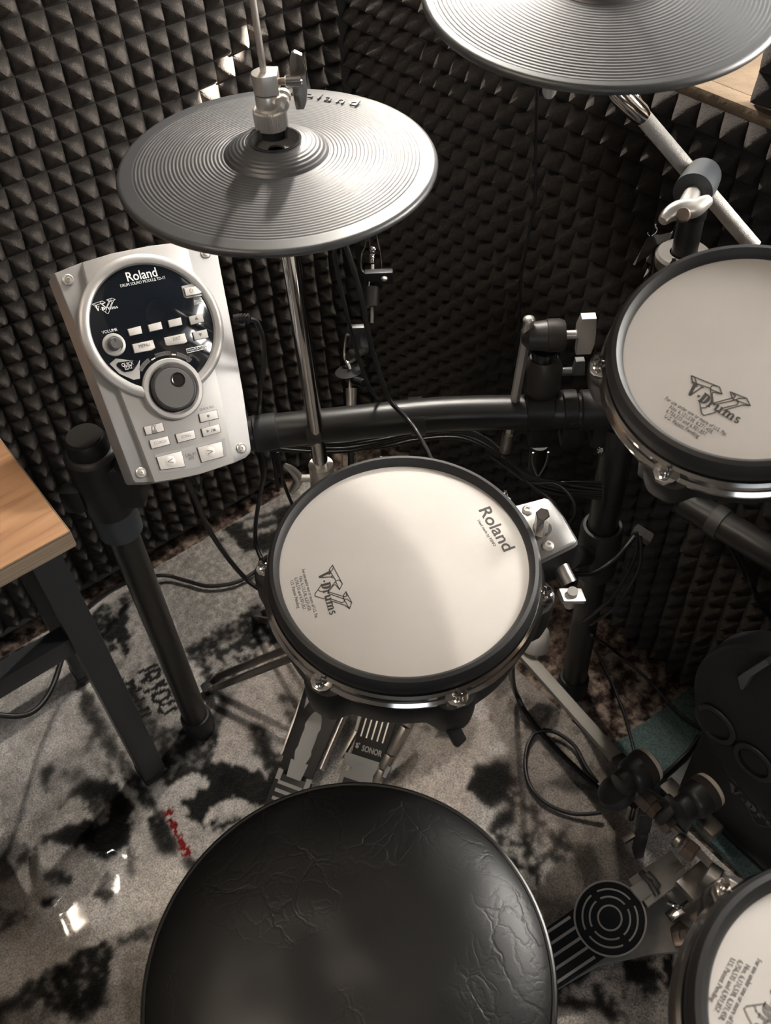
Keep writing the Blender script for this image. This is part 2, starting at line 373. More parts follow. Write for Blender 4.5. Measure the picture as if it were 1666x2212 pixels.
# ------------------------------------------------------------------ acoustic foam
def pyramid_sheet(nu, nv, pitch_u, pitch_v, height, seed, base=.012):
    # a foam sheet: rows of rounded pyramids; local u, v in the sheet, w out of it
    sub = 6; prof = []
    rnd = random.Random(seed)
    NU, NV = nu*sub+1, nv*sub+1
    jit = [[rnd.uniform(.88, 1.06) for _ in range(nv)] for _ in range(nu)]
    tx = [[rnd.uniform(-.10, .10) for _ in range(nv)] for _ in range(nu)]; ty = [[rnd.uniform(-.10, .10) for _ in range(nv)] for _ in range(nu)]
    vs = []
    for i in range(NU):
        for j in range(NV):
            ci, cj = min(i//sub, nu-1), min(j//sub, nv-1); fi, fj = i/sub-ci, j/sub-cj
            u, v = abs(fi-.5)*2, abs(fj-.5)*2; t = max(0., 1-(.25*max(u, v)+.75*(u**3.4+v**3.4)**(1/3.4))) if max(u, v) < .999 else 0.
            h = height*jit[ci][cj]*(t**1.0)*(1 if t < .9 else .93)
            if t == 0: h = -.001
            uu = (ci+fi)*pitch_u; vv = (cj+fj)*pitch_v
            if t > 0: uu += tx[ci][cj]*pitch_u*t; vv += ty[ci][cj]*pitch_v*t
            vs.append((uu, vv, base+h))
    fs = []
    for i in range(NU-1):
        for j in range(NV-1):
            a = i*NV+j; q = (a, a+NV, a+NV+1, a+1)
            # fold each quad along the pyramid's ridge
            if ((i % sub) < sub/2) == ((j % sub) < sub/2): fs += [(q[0], q[1], q[2]), (q[0], q[2], q[3])]
            else: fs += [(q[0], q[1], q[3]), (q[1], q[2], q[3])]
    return vs, fs
def foam(name, o, u, v, nu, nv, pu, pv, h, seed, label, cut=None):
    vs, fs = pyramid_sheet(nu, nv, pu, pv, h, seed)
    m = frame(o, Vector(u).cross(Vector(v)), u)
    mb = MB(); mb.add(vs, fs); U, V = nu*pu, nv*pv
    mb.add([(0, 0, 0), (U, 0, 0), (U, V, 0), (0, V, 0), (0, 0, .011), (U, 0, .011), (U, V, .011), (0, V, .011)], [(3, 2, 1, 0), (0, 1, 5, 4), (1, 2, 6, 5), (2, 3, 7, 6), (3, 0, 4, 7)])
    ob = mb.build(name, foam_m, None, 48); ob.matrix_world = m
    return tag(ob, label, 'acoustic foam')
P = .03305
# left wall: valley nodes at x = .3779 + i P, z = .9768 - j .03385
PV = .03385
n_left = 18
foam('acoustic_foam', (.3779-28*P+17*P-17*P, YW, .9768-28*PV), (1, 0, 0), (0, 0, 1), 44, 42, P, PV, .030, 3, 'dark grey pyramid acoustic foam covering the wall behind the sound module and hi-hat')
bpy.data.objects['acoustic_foam'].matrix_world = Matrix(((1, 0, 0, .3779-28*P), (0, 0, -1, YW-.002), (0, 1, 0, .9768-28*PV), (0, 0, 0, 1)))
f2 = foam('acoustic_foam', (0, 0, 0), (1, 0, 0), (0, 1, 0), 56, 29, P, P*1.03, .030, 5, 'dark unlit pyramid acoustic foam on the wall below the window sill, behind the tom pad')
f2.matrix_world = Matrix(((0, 0, -1, XW-.002), (-1, 0, 0, 1.325), (0, 1, 0, .004), (0, 0, 0, 1)))
f3 = foam('acoustic_foam', (0, 0, 0), (1, 0, 0), (0, 1, 0), 14, 5, P, P, .030, 8, 'sunlit strip of pyramid foam on the window sill in the corner beside the crash cymbal')
f3.matrix_world = Matrix(((0, 1, 0, .93), (-1, 0, 0, 1.175), (0, 0, 1, 1.008), (0, 0, 0, 1)))
f4 = foam('acoustic_foam', (0, 0, 0), (1, 0, 0), (0, 1, 0), 5, 5, P, P, .030, 9, 'black foam block standing on the window sill at the top right')
_q = onz(1588, 238, 1.008); f4.matrix_world = Matrix(((0, 0, -1, _q.x+.040), (-1, 0, 0, _q.y), (0, 1, 0, 1.008), (0, 0, 0, 1)))

# ------------------------------------------------------------------ rug
def in_poly(poly, X, Y):
    inside = np.zeros(X.shape, bool); n = len(poly)
    for i in range(n):
        x1, y1 = poly[i]; x2, y2 = poly[(i+1) % n]
        c = ((y1 > Y) != (y2 > Y)) & (X < (x2-x1)*(Y-y1)/(y2-y1+1e-12)+x1); inside ^= c
    return inside
def vnoise(X, Y, s, seed):
    # smooth value noise
    r = np.random.RandomState(seed); G = r.rand(256, 256)
    x = X*s+100; y = Y*s+100; i = np.floor(x).astype(int); j = np.floor(y).astype(int); u = x-i; v = y-j
    u = u*u*(3-2*u); v = v*v*(3-2*v); g = lambda a, b: G[a % 256, b % 256]
    return (g(i, j)*(1-u)+g(i+1, j)*u)*(1-v)+(g(i, j+1)*(1-u)+g(i+1, j+1)*u)*v
def rug():
    x0, x1, y0, y1 = -.95, .715, -.45, 1.285; st = .0032
    nx, ny = int((x1-x0)/st), int((y1-y0)/st)
    gx = np.linspace(x0, x1, nx); gy = np.linspace(y0, y1, ny); X, Y = np.meshgrid(gx, gy, indexing='ij')
    tone = np.full(X.shape, .30)
    warm = np.zeros(X.shape)
    red = np.zeros(X.shape, bool)
    fl = lambda L: [tuple(onz(px, py, .012))[:2] for px, py in L]
    wob = lambda s, a, sd: ((vnoise(X, Y, s, sd)-.5)*a, (vnoise(X, Y, s, sd+50)-.5)*a)
    wx, wy = wob(90, .012, 1); wx2, wy2 = wob(300, .008, 2)
    def pat(L, val, mottle=0., m2=.3, thr=.5, sc=110, w=None):
        k = in_poly(fl(L), X+wx+wx2, Y+wy+wy2)
        t = np.full(X.shape, val)
        if mottle:
            n = .6*vnoise(X, Y, sc, abs(int(L[0][0]))+7)+.4*vnoise(X, Y, sc*2.3, abs(int(L[0][1]))+9)
            t = np.where(n > thr, m2, val)
        tone[k] = t[k]
        if w is not None: warm[k] = w
    base = .24+.22*vnoise(X, Y, 9, 4)+.1*vnoise(X, Y, 30, 5)
    tone[:] = base
    D = .018; G = .13; LG = .27; WH = .50
    # upper part, behind the snare and module
    pat([(300, 1180), (640, 1040), (760, 1300), (560, 1300), (470, 1370), (395, 1400), (340, 1240)], .20, 1, .32, .55, 160)
    pat([(478, 1140), (640, 1080), (640, 1190), (528, 1190)], D)
    pat([(525, 1128), (590, 1108), (592, 1116), (530, 1138)], .25); pat([(535, 1148), (600, 1132), (602, 1140), (540, 1156)], .25)
    pat([(465, 1160), (478, 1158), (495, 1200), (487, 1203)], .05)
    pat([(120, 1370), (280, 1270), (345, 1400), (300, 1420), (250, 1400), (260, 1450), (200, 1440)], D, 1, .12, .62)
    pat([(235, 1290), (300, 1275), (350, 1400), (380, 1500), (420, 1580), (330, 1560), (285, 1480), (215, 1440), (250, 1400), (240, 1340)], .19, 1, .33, .45, 60)
    pat([(225, 1340), (262, 1330), (276, 1400), (268, 1420), (250, 1380), (225, 1370)], D); pat([(255, 1290), (272, 1290), (280, 1380), (262, 1380)], D)
    pat([(240, 1470), (300, 1490), (340, 1570), (430, 1570), (480, 1510), (395, 1400), (560, 1300), (620, 1350), (640, 1440), (560, 1480), (480, 1560), (460, 1620), (400, 1660), (330, 1660), (290, 1600)], D, 1, .11, .58)
    pat([(440, 1410), (520, 1370), (590, 1390), (560, 1450), (500, 1500), (470, 1480)], .03, 1, .28, .5, 80)
    pat([(300, 1560), (460, 1600), (470, 1660), (420, 1690), (350, 1690)], .03, 1, .13, .55)
    # light cloth-like sweep
    pat([(575, 1390), (700, 1400), (720, 1500), (650, 1540), (560, 1600), (470, 1650), (455, 1640), (500, 1510)], .40, 1, .34, .5, 60, .6)
    pat([(595, 1495), (640, 1500), (655, 1560), (640, 1580), (610, 1540)], D, 1, .25, .6)
    pat([(530, 1560), (560, 1560), (620, 1640), (650, 1680), (600, 1700), (545, 1620)], D, 1, .2, .66)
    # eye-like dark forms in the middle left
    pat([(400, 1665), (480, 1640), (560, 1660), (620, 1700), (600, 1740), (520, 1730), (440, 1790), (400, 1760), (380, 1700)], D)
    pat([(370, 1690), (420, 1668), (450, 1675), (440, 1700), (390, 1730)], .40)
    pat([(440, 1755), (500, 1720), (540, 1725), (500, 1750), (440, 1780)], .46); pat([(450, 1800), (560, 1760), (620, 1740), (540, 1800), (450, 1840)], .46)
    pat([(460, 1785), (520, 1760), (530, 1764), (460, 1798)], D)
    # band of white running down on the left, black forms beside it
    pat([(-300, 1560), (130, 1440), (170, 1500), (200, 1580), (260, 1680), (330, 1760), (440, 1880), (440, 2000), (250, 2010), (100, 2120), (-200, 2280), (-500, 2200)], WH, 1, .42, .5, 40)
    pat([(165, 1445), (190, 1490), (250, 1590), (330, 1720), (350, 1770), (310, 1740), (240, 1640), (170, 1530)], .10, 1, .04, .4, 60)
    pat([(-100, 1520), (120, 1435), (160, 1400), (150, 1370), (-200, 1440)], D, 1, .10, .70)
    pat([(0, 1490), (30, 1460), (25, 1480), (0, 1510)], .2)
    pat([(70, 1680), (110, 1640), (170, 1600), (200, 1575), (225, 1640), (240, 1680), (220, 1720), (120, 1740), (90, 1800), (0, 1830), (0, 1700)], .25, 1, .36, .5, 50)
    pat([(80, 1665), (115, 1640), (110, 1690), (95, 1720)], D); pat([(120, 1660), (175, 1645), (190, 1680), (140, 1690)], .05, 1, .18, .55)
    pat([(185, 1590), (205, 1575), (200, 1620), (180, 1640)], .06); pat([(225, 1640), (240, 1655), (245, 1680), (215, 1650)], D)
    pat([(170, 1690), (185, 1675), (250, 1690), (285, 1740), (285, 1800), (255, 1840), (215, 1860), (180, 1835), (110, 1815), (60, 1840), (70, 1825), (130, 1780), (190, 1770), (230, 1775), (235, 1740), (180, 1730), (140, 1750), (110, 1750)], D)
    pat([(185, 1735), (215, 1720), (230, 1760), (200, 1790)], .05, 1, .14, .5, 200)
    pat([(150, 1720), (185, 1725), (180, 1745), (130, 1765), (75, 1825), (65, 1822), (100, 1780)], .38)
    pat([(20, 1825), (60, 1815), (60, 1860), (30, 1880), (0, 1850)], D); pat([(-80, 1820), (30, 1800), (50, 1830), (20, 1900), (-80, 1910)], .14, 1, .22)
    pat([(85, 1880), (115, 1870), (155, 1890), (150, 1910), (110, 1915), (85, 1900)], .05, 1, .2, .62); pat([(210, 1880), (250, 1890), (240, 1950), (200, 1940)], .05, 1, .25, .62)
    pat([(270, 1800), (285, 1805), (292, 1880), (282, 1910), (276, 1880)], .05); pat([(85, 1945), (130, 1930), (120, 1950), (85, 1960)], D)
    pat([(315, 1775), (355, 1735), (395, 1830), (400, 1840), (345, 1855), (330, 1830)], D, 1, .10, .72)
    pat([(345, 1735), (352, 1728), (385, 1770), (398, 1830), (408, 1845), (395, 1850)], .38)
    k = in_poly(fl([(355, 1728), (372, 1745), (392, 1800), (412, 1845), (392, 1848), (378, 1805), (350, 1745)]), X+wx2, Y+wy2) & (vnoise(X, Y, 120, 77) > .30)
    red |= k
    pat([(392, 1850), (420, 1840), (440, 1880), (405, 1890)], D)
    # lower left black shapes
    pat([(30, 2140), (120, 2080), (235, 2020), (240, 2060), (230, 2170), (170, 2215), (120, 2190), (60, 2240), (0, 2300), (-120, 2240)], D, 1, .11, .68)
    pat([(240, 2035), (330, 1990), (370, 1960), (360, 2010), (250, 2060)], .05, 1, .17, .55)
    pat([(0, 2200), (90, 2160), (120, 2212), (60, 2300), (0, 2300)], .14, 1, .28)
    pat([(245, 2070), (370, 2020), (420, 2260), (300, 2300), (270, 2180)], .27, 1, .22, .5, 40, .5)
    pat([(-20, 1960), (50, 1960), (60, 1990), (0, 2010)], .2, 1, .08)
    # right of the snare
    pat([(870, 1545), (960, 1520), (1020, 1540), (1050, 1600), (900, 1720), (840, 1720)], .22, 1, .20, .5, 60, .8)
    pat([(900, 1540), (990, 1520), (1000, 1570), (960, 1600), (925, 1580)], .04, 1, .22, .55, 70)
    pat([(860, 1740), (870, 1700), (1010, 1620), (1060, 1500), (1100, 1540), (1060, 1640), (1000, 1800)], .40, 1, .32, .5, 120, .6)
    pat([(1000, 1400), (1150, 1400), (1340, 1640), (1340, 1760), (1150, 1640), (1080, 1600)], .22, 1, .12, .6, 40, .9)
    pat([(1060, 1640), (1130, 1600), (1300, 1700), (1360, 1800), (1300, 1880), (1200, 1860), (1110, 1780)], .21, 1, .13, .62, 25, .9)
    pat([(1000, 1700), (1030, 1650), (1095, 1640), (1120, 1690), (1080, 1760)], D)
    pat([(1050, 1790), (1100, 1690), (1230, 1800), (1240, 1850), (1170, 1910), (1120, 1880)], .02, 1, .33, .54, 95)
    pat([(1180, 1690), (1230, 1670), (1290, 1700), (1240, 1712)], .06)
    pat([(1180, 1880), (1330, 1800), (1420, 1900), (1400, 1980), (1200, 2040), (1150, 1930)], .12, 1, .10, .5, 25, .6)
    # lower right, black scribbles on white
    pat([(1150, 2130), (1330, 2050), (1560, 2060), (1500, 2400), (1150, 2400)], .34, 1, .28, .5, 50, .7)
    pat([(1150, 2130), (1260, 2080), (1340, 2120), (1400, 2400), (1150, 2400)], .02, 1, .55, .50, 75)
    pat([(1345, 2070), (1400, 2060), (1425, 2110), (1380, 2140), (1350, 2110)], D); pat([(1425, 2060), (1460, 2055), (1465, 2130), (1440, 2140)], D)
    pat([(1400, 2110), (1435, 2105), (1410, 2160), (1385, 2150)], .04)
    # tufted softness
    def soft(A, k):
        for _ in range(k):
            B = A.copy(); B[1:-1, 1:-1] = (A[1:-1, 1:-1]*2+A[:-2, 1:-1]+A[2:, 1:-1]+A[1:-1, :-2]+A[1:-1, 2:])/6; A = B
        return A
    s1 = soft(tone, 1); s2 = soft(s1, 9); mixn = np.clip((vnoise(X, Y, 7, 91)-.42)*3, 0, .9)
    tone[:] = s1*(1-mixn)+(.75*s2+.25*s1)*mixn
    tone[:] = tone*(.80+.34*vnoise(X, Y, 7, 61))
    tone[:] = np.where(tone > .12, tone*1.32, .158*(tone/.12)**1.25)*(.85+.3*vnoise(X, Y, 140, 31)); 
    # worn writing next to the stand leg
    def stroke(L, w):
        pts = [Vector(p) for p in fl(L)]
        for a, b in zip(pts[:-1], pts[1:]):
            ax, ay = a.x, a.y; dx, dy = b.x-a.x, b.y-a.y; l2 = dx*dx+dy*dy+1e-12
            t = np.clip(((X+wx2*.4-ax)*dx+(Y+wy2*.4-ay)*dy)/l2, 0, 1); d = np.hypot(X+wx2*.4-ax-t*dx, Y+wy2*.4-ay-t*dy); tone[d < w] = D
    z6 = lambda x, y: (x/3.814, 1380+y/3.814)
    for L in ([(1140, 270), (1290, 205)], [(1165, 340), (1190, 345), (1210, 280), (1240, 330), (1300, 300), (1310, 240), (1240, 260)],
              [(1190, 430), (1260, 400), (1350, 330)], [(1260, 400), (1370, 360)], [(1250, 500), (1300, 510), (1400, 460), (1380, 410), (1260, 450), (1250, 500)],
              [(1440, 500), (1320, 540), (1310, 590), (1350, 610), (1450, 560)],
              [(1000, 320), (1000, 380), (1050, 350), (1100, 390), (1080, 330)], [(1050, 440), (1150, 400)], [(1070, 400), (1100, 470)], [(1090, 520), (1180, 480)], [(1110, 470), (1160, 560)], [(1130, 600), (1220, 560)], [(1140, 640), (1230, 600)]):
        stroke([z6(*p) for p in L], .0038)
    r = tone*(1.0+.05*warm); g = tone*(.945-.03*warm); bb = tone*(.885-.08*warm)
    r[red] = .20; g[red] = .012; bb[red] = .012
    Z = .006+.0026*vnoise(X, Y, 210, 12)+.0012*np.clip(tone*4, 0, 1)
    # frayed, slightly wavy edge
    Yj = Y.copy(); Yj[:, -1] += (vnoise(X, Y, 60, 3)[:, -1]-.5)*.012
    Z[:, -1] = .001; Z[0, :] = .001; Z[-1, :] = .001; Z[:, 0] = .001
    V = np.stack([X, Yj, Z], -1).reshape(-1, 3)
    I = np.arange(nx*ny).reshape(nx, ny); F = np.stack([I[:-1, :-1], I[1:, :-1], I[1:, 1:], I[:-1, 1:]], -1).reshape(-1, 4)
    me = bpy.data.meshes.new('patterned_rug'); me.vertices.add(len(V)); me.vertices.foreach_set('co', V.ravel())
    me.loops.add(F.size); me.loops.foreach_set('vertex_index', F.ravel()); me.polygons.add(len(F)); me.polygons.foreach_set('loop_start', np.arange(0, F.size, 4)); me.polygons.foreach_set('use_smooth', np.ones(len(F), bool))
    me.update(calc_edges=True)
    ca = me.color_attributes.new('pattern', 'FLOAT_COLOR', 'POINT')
    ca.data.foreach_set('color', np.stack([r, g, bb, np.ones_like(r)], -1).ravel())
    me.materials.append(rug_mat('rug_pile')); o = bpy.data.objects.new('patterned_rug', me); COL.objects.link(o)
    return tag(o, 'large cream, grey and black patterned rug with smudged black letters', 'rug')
rug()
# teal mat under the pedal
mb = MB(); rnd = random.Random(2)
pl = [(.728, .412)]+[(.728+.2*i/20, .412-.014*i/20+rnd.uniform(-.002, .002)) for i in range(1, 21)]+[(.925, .05), (.718, .03)]
mb.prism(pl, .001, .014, None, .003)
tag(mb.build('green_mat', rug_mat('teal_pile', False, (.085, .125, .12))), 'small teal green mat with a frayed edge on the brown carpet', 'mat')
# clear plastic film on the rug, creased
def film():
    nu, nv = 130, 120; x0, x1, y0, y1 = -.62, .03, .38, .93; vs = []
    c1 = onz(20, 2075, .02); c2 = onz(235, 1850, .02); cd = (c2-c1); cl = cd.length; cd.normalize(); cn = Vector((-cd.y, cd.x, 0))
    spots = [(onz(170, 1975, .02), .060, .275), (onz(146, 1868, .02), .022, .275), (onz(240, 1868, .02), .026, .275)]
    for i in range(nu+1):
        for j in range(nv+1):
            x = x0+(x1-x0)*i/nu; y = y0+(y1-y0)*j/nv; p = Vector((x, y, 0))
            z = .017+.0010*noise.noise(Vector((x*9, y*9, 0)))
            d = (p-c1).dot(cn); t = (p-c1).dot(cd)/cl
            if -.3 < t < 1.15: z += .0030*math.exp(-(d/.010)**2)*min(1, max(0, (1.15-t)*3))
            for c, w, h in spots: z += w*h*(1+math.tanh((y-c.y)/w))*math.exp(-((x-c.x)/(w*1.1))**4)*math.exp(-((y-c.y)/(w*2.6))**4)
            vs.append((x, y, z))
    fs = [(i*(nv+1)+j, (i+1)*(nv+1)+j, (i+1)*(nv+1)+j+1, i*(nv+1)+j+1) for i in range(nu) for j in range(nv)]
    m = bpy.data.materials.new('clear_film'); m.use_nodes = True; nt = m.node_tree; nt.nodes.remove(nt.nodes['Principled BSDF']); out = nt.nodes['Material Output']
    tr = nt.nodes.new('ShaderNodeBsdfTransparent'); gl = nt.nodes.new('ShaderNodeBsdfGlossy'); gl.inputs['Roughness'].default_value = .07; fr = nt.nodes.new('ShaderNodeFresnel'); fr.inputs['IOR'].default_value = 1.45
    mx = nt.nodes.new('ShaderNodeMixShader'); nt.links.new(fr.outputs[0], mx.inputs[0]); nt.links.new(tr.outputs[0], mx.inputs[1]); nt.links.new(gl.outputs[0], mx.inputs[2]); nt.links.new(mx.outputs[0], out.inputs['Surface'])
    mb = MB(); mb.add(vs, fs); o = mb.build('clear_floor_mat', m, None, 80)
    tag(o, 'creased clear plastic sheet lying on the rug at the lower left', 'floor protector')
film()

# ------------------------------------------------------------------ ceiling lamp (above and behind the camera)
lt = thing('ceiling_lamp', 'ceiling lamp with three warm white bulbs, reflected in the clear plastic sheet', 'lamp', Matrix.Translation((-.45, .6, 2.5)))
MB().lathe([(.06, 0), (.06, -.03), (.12, -.05), (.12, -.06)], None, 32).build('lamp_base', ceil_m, lt)
gm = bpy.data.materials.new('lit_lamp_glass'); gm.use_nodes = True; b = gm.node_tree.nodes['Principled BSDF']; b.inputs['Emission Color'].default_value = (1, .86, .7, 1); b.inputs['Emission Strength'].default_value = 90
for k in range(3): a = 2*PI*k/3+.4; MB().sphere((.13*math.cos(a), .13*math.sin(a), -.10), .05).build('bulb', gm, lt)

# ------------------------------------------------------------------ drum pads
LOGO = [  # outlines of the emblem traced on the tom head (pixels of a 7.573x enlargement)
    [(560, 165), (580, 270), (650, 330), (655, 345), (635, 250), (610, 190), (560, 165)],
    [(560, 165), (1020, 350), (1062, 465), (945, 440), (915, 435), (900, 460), (915, 600), (925, 632), (890, 600), (872, 370), (580, 270)],
    [(655, 345), (650, 295)], [(1020, 350), (930, 325), (890, 335), (872, 370)], [(1062, 465), (875, 385)],
    [(1200, 430), (1215, 500), (1250, 550), (1290, 560), (1330, 600), (1310, 640), (1040, 700)], [(1200, 430), (1465, 535), (1525, 655), (1400, 645), (1085, 730)],
    [(1230, 450), (1280, 490), (1265, 520), (930, 610)], [(1465, 535), (1330, 535), (1290, 560), (930, 640)], [(1250, 550), (1525, 655)],
    [(695, 595), (730, 780), (765, 815), (960, 765)], [(725, 690), (780, 690), (830, 665)]]
def zt(x, y): return (1420+x/7.573, 790+y/7.573)
def plane_frame(c, tilt, xdir=(1, 0, 0)):
    return frame(c, Vector((tilt[0], tilt[1], 1)), xdir)
TOM = plane_frame((.585, .306, 1.003), (-.301, -.125))
def local_px(m, px, py):
    o = m.translation; n = m.to_3x3() @ Vector((0, 0, 1)); return (m.inverted() @ onp(px, py, tuple(o), tuple(n)))
# logo laid out once in metres: origin and direction of the word on the tom head
_o = local_px(TOM, *zt(440, 440)); _e = local_px(TOM, *zt(1310, 955)); _u = (_e-_o); LW = _u.length; _u.normalize(); _v = Vector((-_u.y, _u.x, 0))
def to_uv(px, py): p = local_px(TOM, px, py)-_o; return (p.dot(_u), p.dot(_v))
LOGO_UV = [[to_uv(*zt(*p)) for p in L] for L in LOGO]
_l1 = to_uv(*zt(118, 545)); _l1e = to_uv(*zt(1110, 1160)); LINE_W = math.hypot(_l1e[0]-_l1[0], _l1e[1]-_l1[1])
_l2 = to_uv(*zt(220, 690)); _l3 = to_uv(*zt(185, 770)); _l4 = to_uv(*zt(195, 850))
def _blk(x0, x1, y0, y1): return [(x0, y0), (x1, y0), (x1, y1), (x0, y1)]
def _arc(cx, cy, r0x, r0y, r1x, r1y, a0, a1, n=14):
    return [(cx+r0x*math.cos(a0+(a1-a0)*k/n), cy+r0y*math.sin(a0+(a1-a0)*k/n)) for k in range(n+1)]+[(cx+r1x*math.cos(a1+(a0-a1)*k/n), cy+r1y*math.sin(a1+(a0-a1)*k/n)) for k in range(n+1)]
WORD = []   # heavy serif lettering, cap height 1, in letter order
WORD += [[(.08, 1.12), (.44, 1.12), (.66, .02), (.44, .02)], [(-.02, 1.20), (.54, 1.20), (.54, 1.12), (-.02, 1.12)], [(.50, .02), (.66, .02), (.98, 1.12), (.86, 1.12)], [(.74, 1.20), (1.08, 1.20), (1.08, 1.12), (.74, 1.12)]]
WORD += [_blk(1.10, 1.36, .30, .44)]
WORD += [_blk(1.50, 1.80, 0, .88), _blk(1.42, 1.84, 0, .07), _blk(1.42, 1.82, .81, .88), _arc(1.80, .44, .12, .36, .44, .44, -PI/2, PI/2)]
WORD += [_blk(2.38, 2.60, 0, .56), _blk(2.30, 2.68, 0, .06), _blk(2.30, 2.58, .50, .56), _arc(2.74, .38, .02, .04, .15, .18, 0, PI)]
WORD += [_blk(3.02, 3.24, .16, .56), _blk(2.94, 3.22, .50, .56), _arc(3.26, .18, .03, .08, .24, .20, PI, 2*PI), _blk(3.44, 3.66, 0, .56), _blk(3.36, 3.64, .50, .56), _blk(3.56, 3.74, 0, .06)]
WORD += [_blk(3.88, 4.10, 0, .56), _blk(3.80, 4.08, .50, .56), _blk(3.80, 4.18, 0, .06), _arc(4.22, .38, .10, .08, .22, .18, 0, PI), _blk(4.26, 4.48, 0, .42), _blk(4.20, 4.54, 0, .06), _arc(4.60, .38, .10, .08, .22, .18, 0, PI), _blk(4.64, 4.86, 0, .42), _blk(4.58, 4.94, 0, .06)]
WORD += [_arc(5.22, .40, .08, .05, .22, .17, PI*.15, PI*1.5), _arc(5.24, .16, .08, .06, .22, .17, -PI*.85, PI*.5), [(5.10, .36), (5.36, .24), (5.40, .16), (5.06, .40)]]
def wordmark(parent, R, mat, width, height, depth=.00014):
    mb = MB(); k = width/5.46
    for poly in WORD: mb.prism([(x*k, y*height) for x, y in poly], .00002, depth, R)
    return mb.build('wordmark', mat, parent)
def pad_print(parent, o2, ang, z, ink, fine):
    # emblem, word and patent lines, in the pad's own plane
    R = Matrix.Translation((o2[0], o2[1], z)) @ Matrix.Rotation(ang, 4, 'Z')
    mb = MB()
    for L in LOGO_UV: ribbon(mb, L, .00085, 0, .00012)
    mb.v = [tuple(R @ Vector(v)) for v in mb.v]; mb.build('emblem', ink, parent)
    wordmark(parent, R, ink, LW, .0108)
    lines = ['For use under one or more of U.S. Pat.', 'Nos. 6,121,538, 6,271,458,', '6,756,535 and 6,921,857.', 'U.S. Patent Pending']
    cu = _l1[0]+LINE_W/2; h = .0038
    for i, s in enumerate(lines):
        w = LINE_W*(1, .70, .66, .56)[i]; v = _l1[1]-i*.0046
        text('patent_text', s, fine, parent, R @ Matrix.Translation((cu-w/2-.001*i, v, 0)), .0047, .0, width=w)
def make_pad(name, label, m, rh, rim_r, depth, lugs, shell_h=.05, mount=None):
    t = thing(name, label, 'drum pad', m)
    # mesh head slightly below the rubber rim
    mb = MB(); mb.lathe([(.001, -.0), (rh*.6, -.0), (rh+.002, -.0), (rh+.002, -.003), (.001, -.003)], None, 96, True, True); mb.build('mesh_head', head_m, t)
    tr = (rim_r-rh)
    prof = [(rh-.001, -.004), (rh-.001, .001), (rh+.001, .0055), (rh+tr*.35, .0085), (rh+tr*.65, .0075), (rim_r-.001, .002), (rim_r, -.004), (rim_r-.001, -.010), (rim_r-.004, -.013), (rh+.002, -.013), (rh-.001, -.004)]
    MB().lathe(prof, None, 128, False, False).build('rubber_rim', rubber_m, t)
    # chrome hoop
    hr = rim_r+.0015
    prof = [(rh+.002, -.014), (hr-.001, -.012), (hr+.0016, -.014), (hr+.0016, -.022), (hr+.0045, -.0245), (hr+.0045, -.027), (hr-.001, -.027), (hr-.003, -.018), (rh+.002, -.016)]
    mb = MB(); mb.lathe(prof, None, 128, False, False)
    for a in lugs:
        c, s = math.cos(a), math.sin(a); F = frame((c*(hr+.004), s*(hr+.004), -.024), (0, 0, 1), (c, s, 0))
        mb.prism([(-.006, -.013), (.004, -.009), (.008, -.004), (.008, .004), (.004, .009), (-.006, .013)], -.003, .003, F, .001)
    mb.build('hoop', chrome_m, t)
    # shell with lug bulges
    n = 160; vs = []; fs = []
    lev = [(-.026, 1.0), (-.030, 1.015), (-shell_h*.75, 1.01), (-shell_h, .985)]
    for z, k in lev:
        for i in range(n):
            a = 2*PI*i/n; bul = 0
            for l in lugs:
                dlt = (a-l+PI) % (2*PI)-PI; bul += .016*math.exp(-(dlt/(.020/rim_r))**4)
            r = (rim_r-.002)*k+bul; vs.append((r*math.cos(a), r*math.sin(a), z))
    for j in range(len(lev)-1):
        for i in range(n): q = (i+1) % n; fs.append((j*n+i, j*n+q, (j+1)*n+q, (j+1)*n+i))
    fs.append(tuple(range(n))); fs.append(tuple((len(lev)-1)*n+i for i in range(n)))
    MB().add(vs, fs).build('shell', black_m, t)
    for a in lugs:
        c, s = math.cos(a)*(hr+.006), math.sin(a)*(hr+.006)
        mb = MB(); mb.lathe([(.0048, -.0225), (.0048, -.0195), (.0034, -.019), (.0034, -.012), (.0028, -.0115)], Matrix.Translation((c, s, 0)), 16); mb.lathe([(.0026, -.012), (.0026, -.0075)], Matrix.Translation((c, s, 0)), 4)
        mb.build('tension_bolt', chrome_m, t)
    return t
def ang_of(m, px, py): p = local_px(m, px, py); return math.atan2(p.y, p.x)
SN = plane_frame((.3435, .463, .778), (-.03, -.105))
sl = [ang_of(SN, 682, 1462), ang_of(SN, 995, 1492), ang_of(SN, 1185, 1262), ang_of(SN, 1110, 1040), ang_of(SN, 820, 960), ang_of(SN, 575, 1200)]
snare = make_pad('snare_pad', 'round white mesh-head drum pad in the centre of the photo', SN, .1235, .1355, .05, sl, .082)
p0 = local_px(SN, 686, 1238); p1 = local_px(SN, 716, 1341); pad_print(snare, p0, math.atan2(p1.y-p0.y, p1.x-p0.x), .00012, ink_m, inkg_m)
p0 = local_px(SN, 1033, 1100); p1 = local_px(SN, 1088, 1190); text('brand_text', 'Roland', ink_m, snare, flat2d(p0, p1, .0001), .0185, .012, width=(p1-p0).length)
p0 = local_px(SN, 1031, 1124); p1 = local_px(SN, 1067, 1180); text('maker_text', 'Head made by REMO', inkg_m, snare, flat2d(p0, p1, .0001), .0042, .006, width=(p1-p0).length)
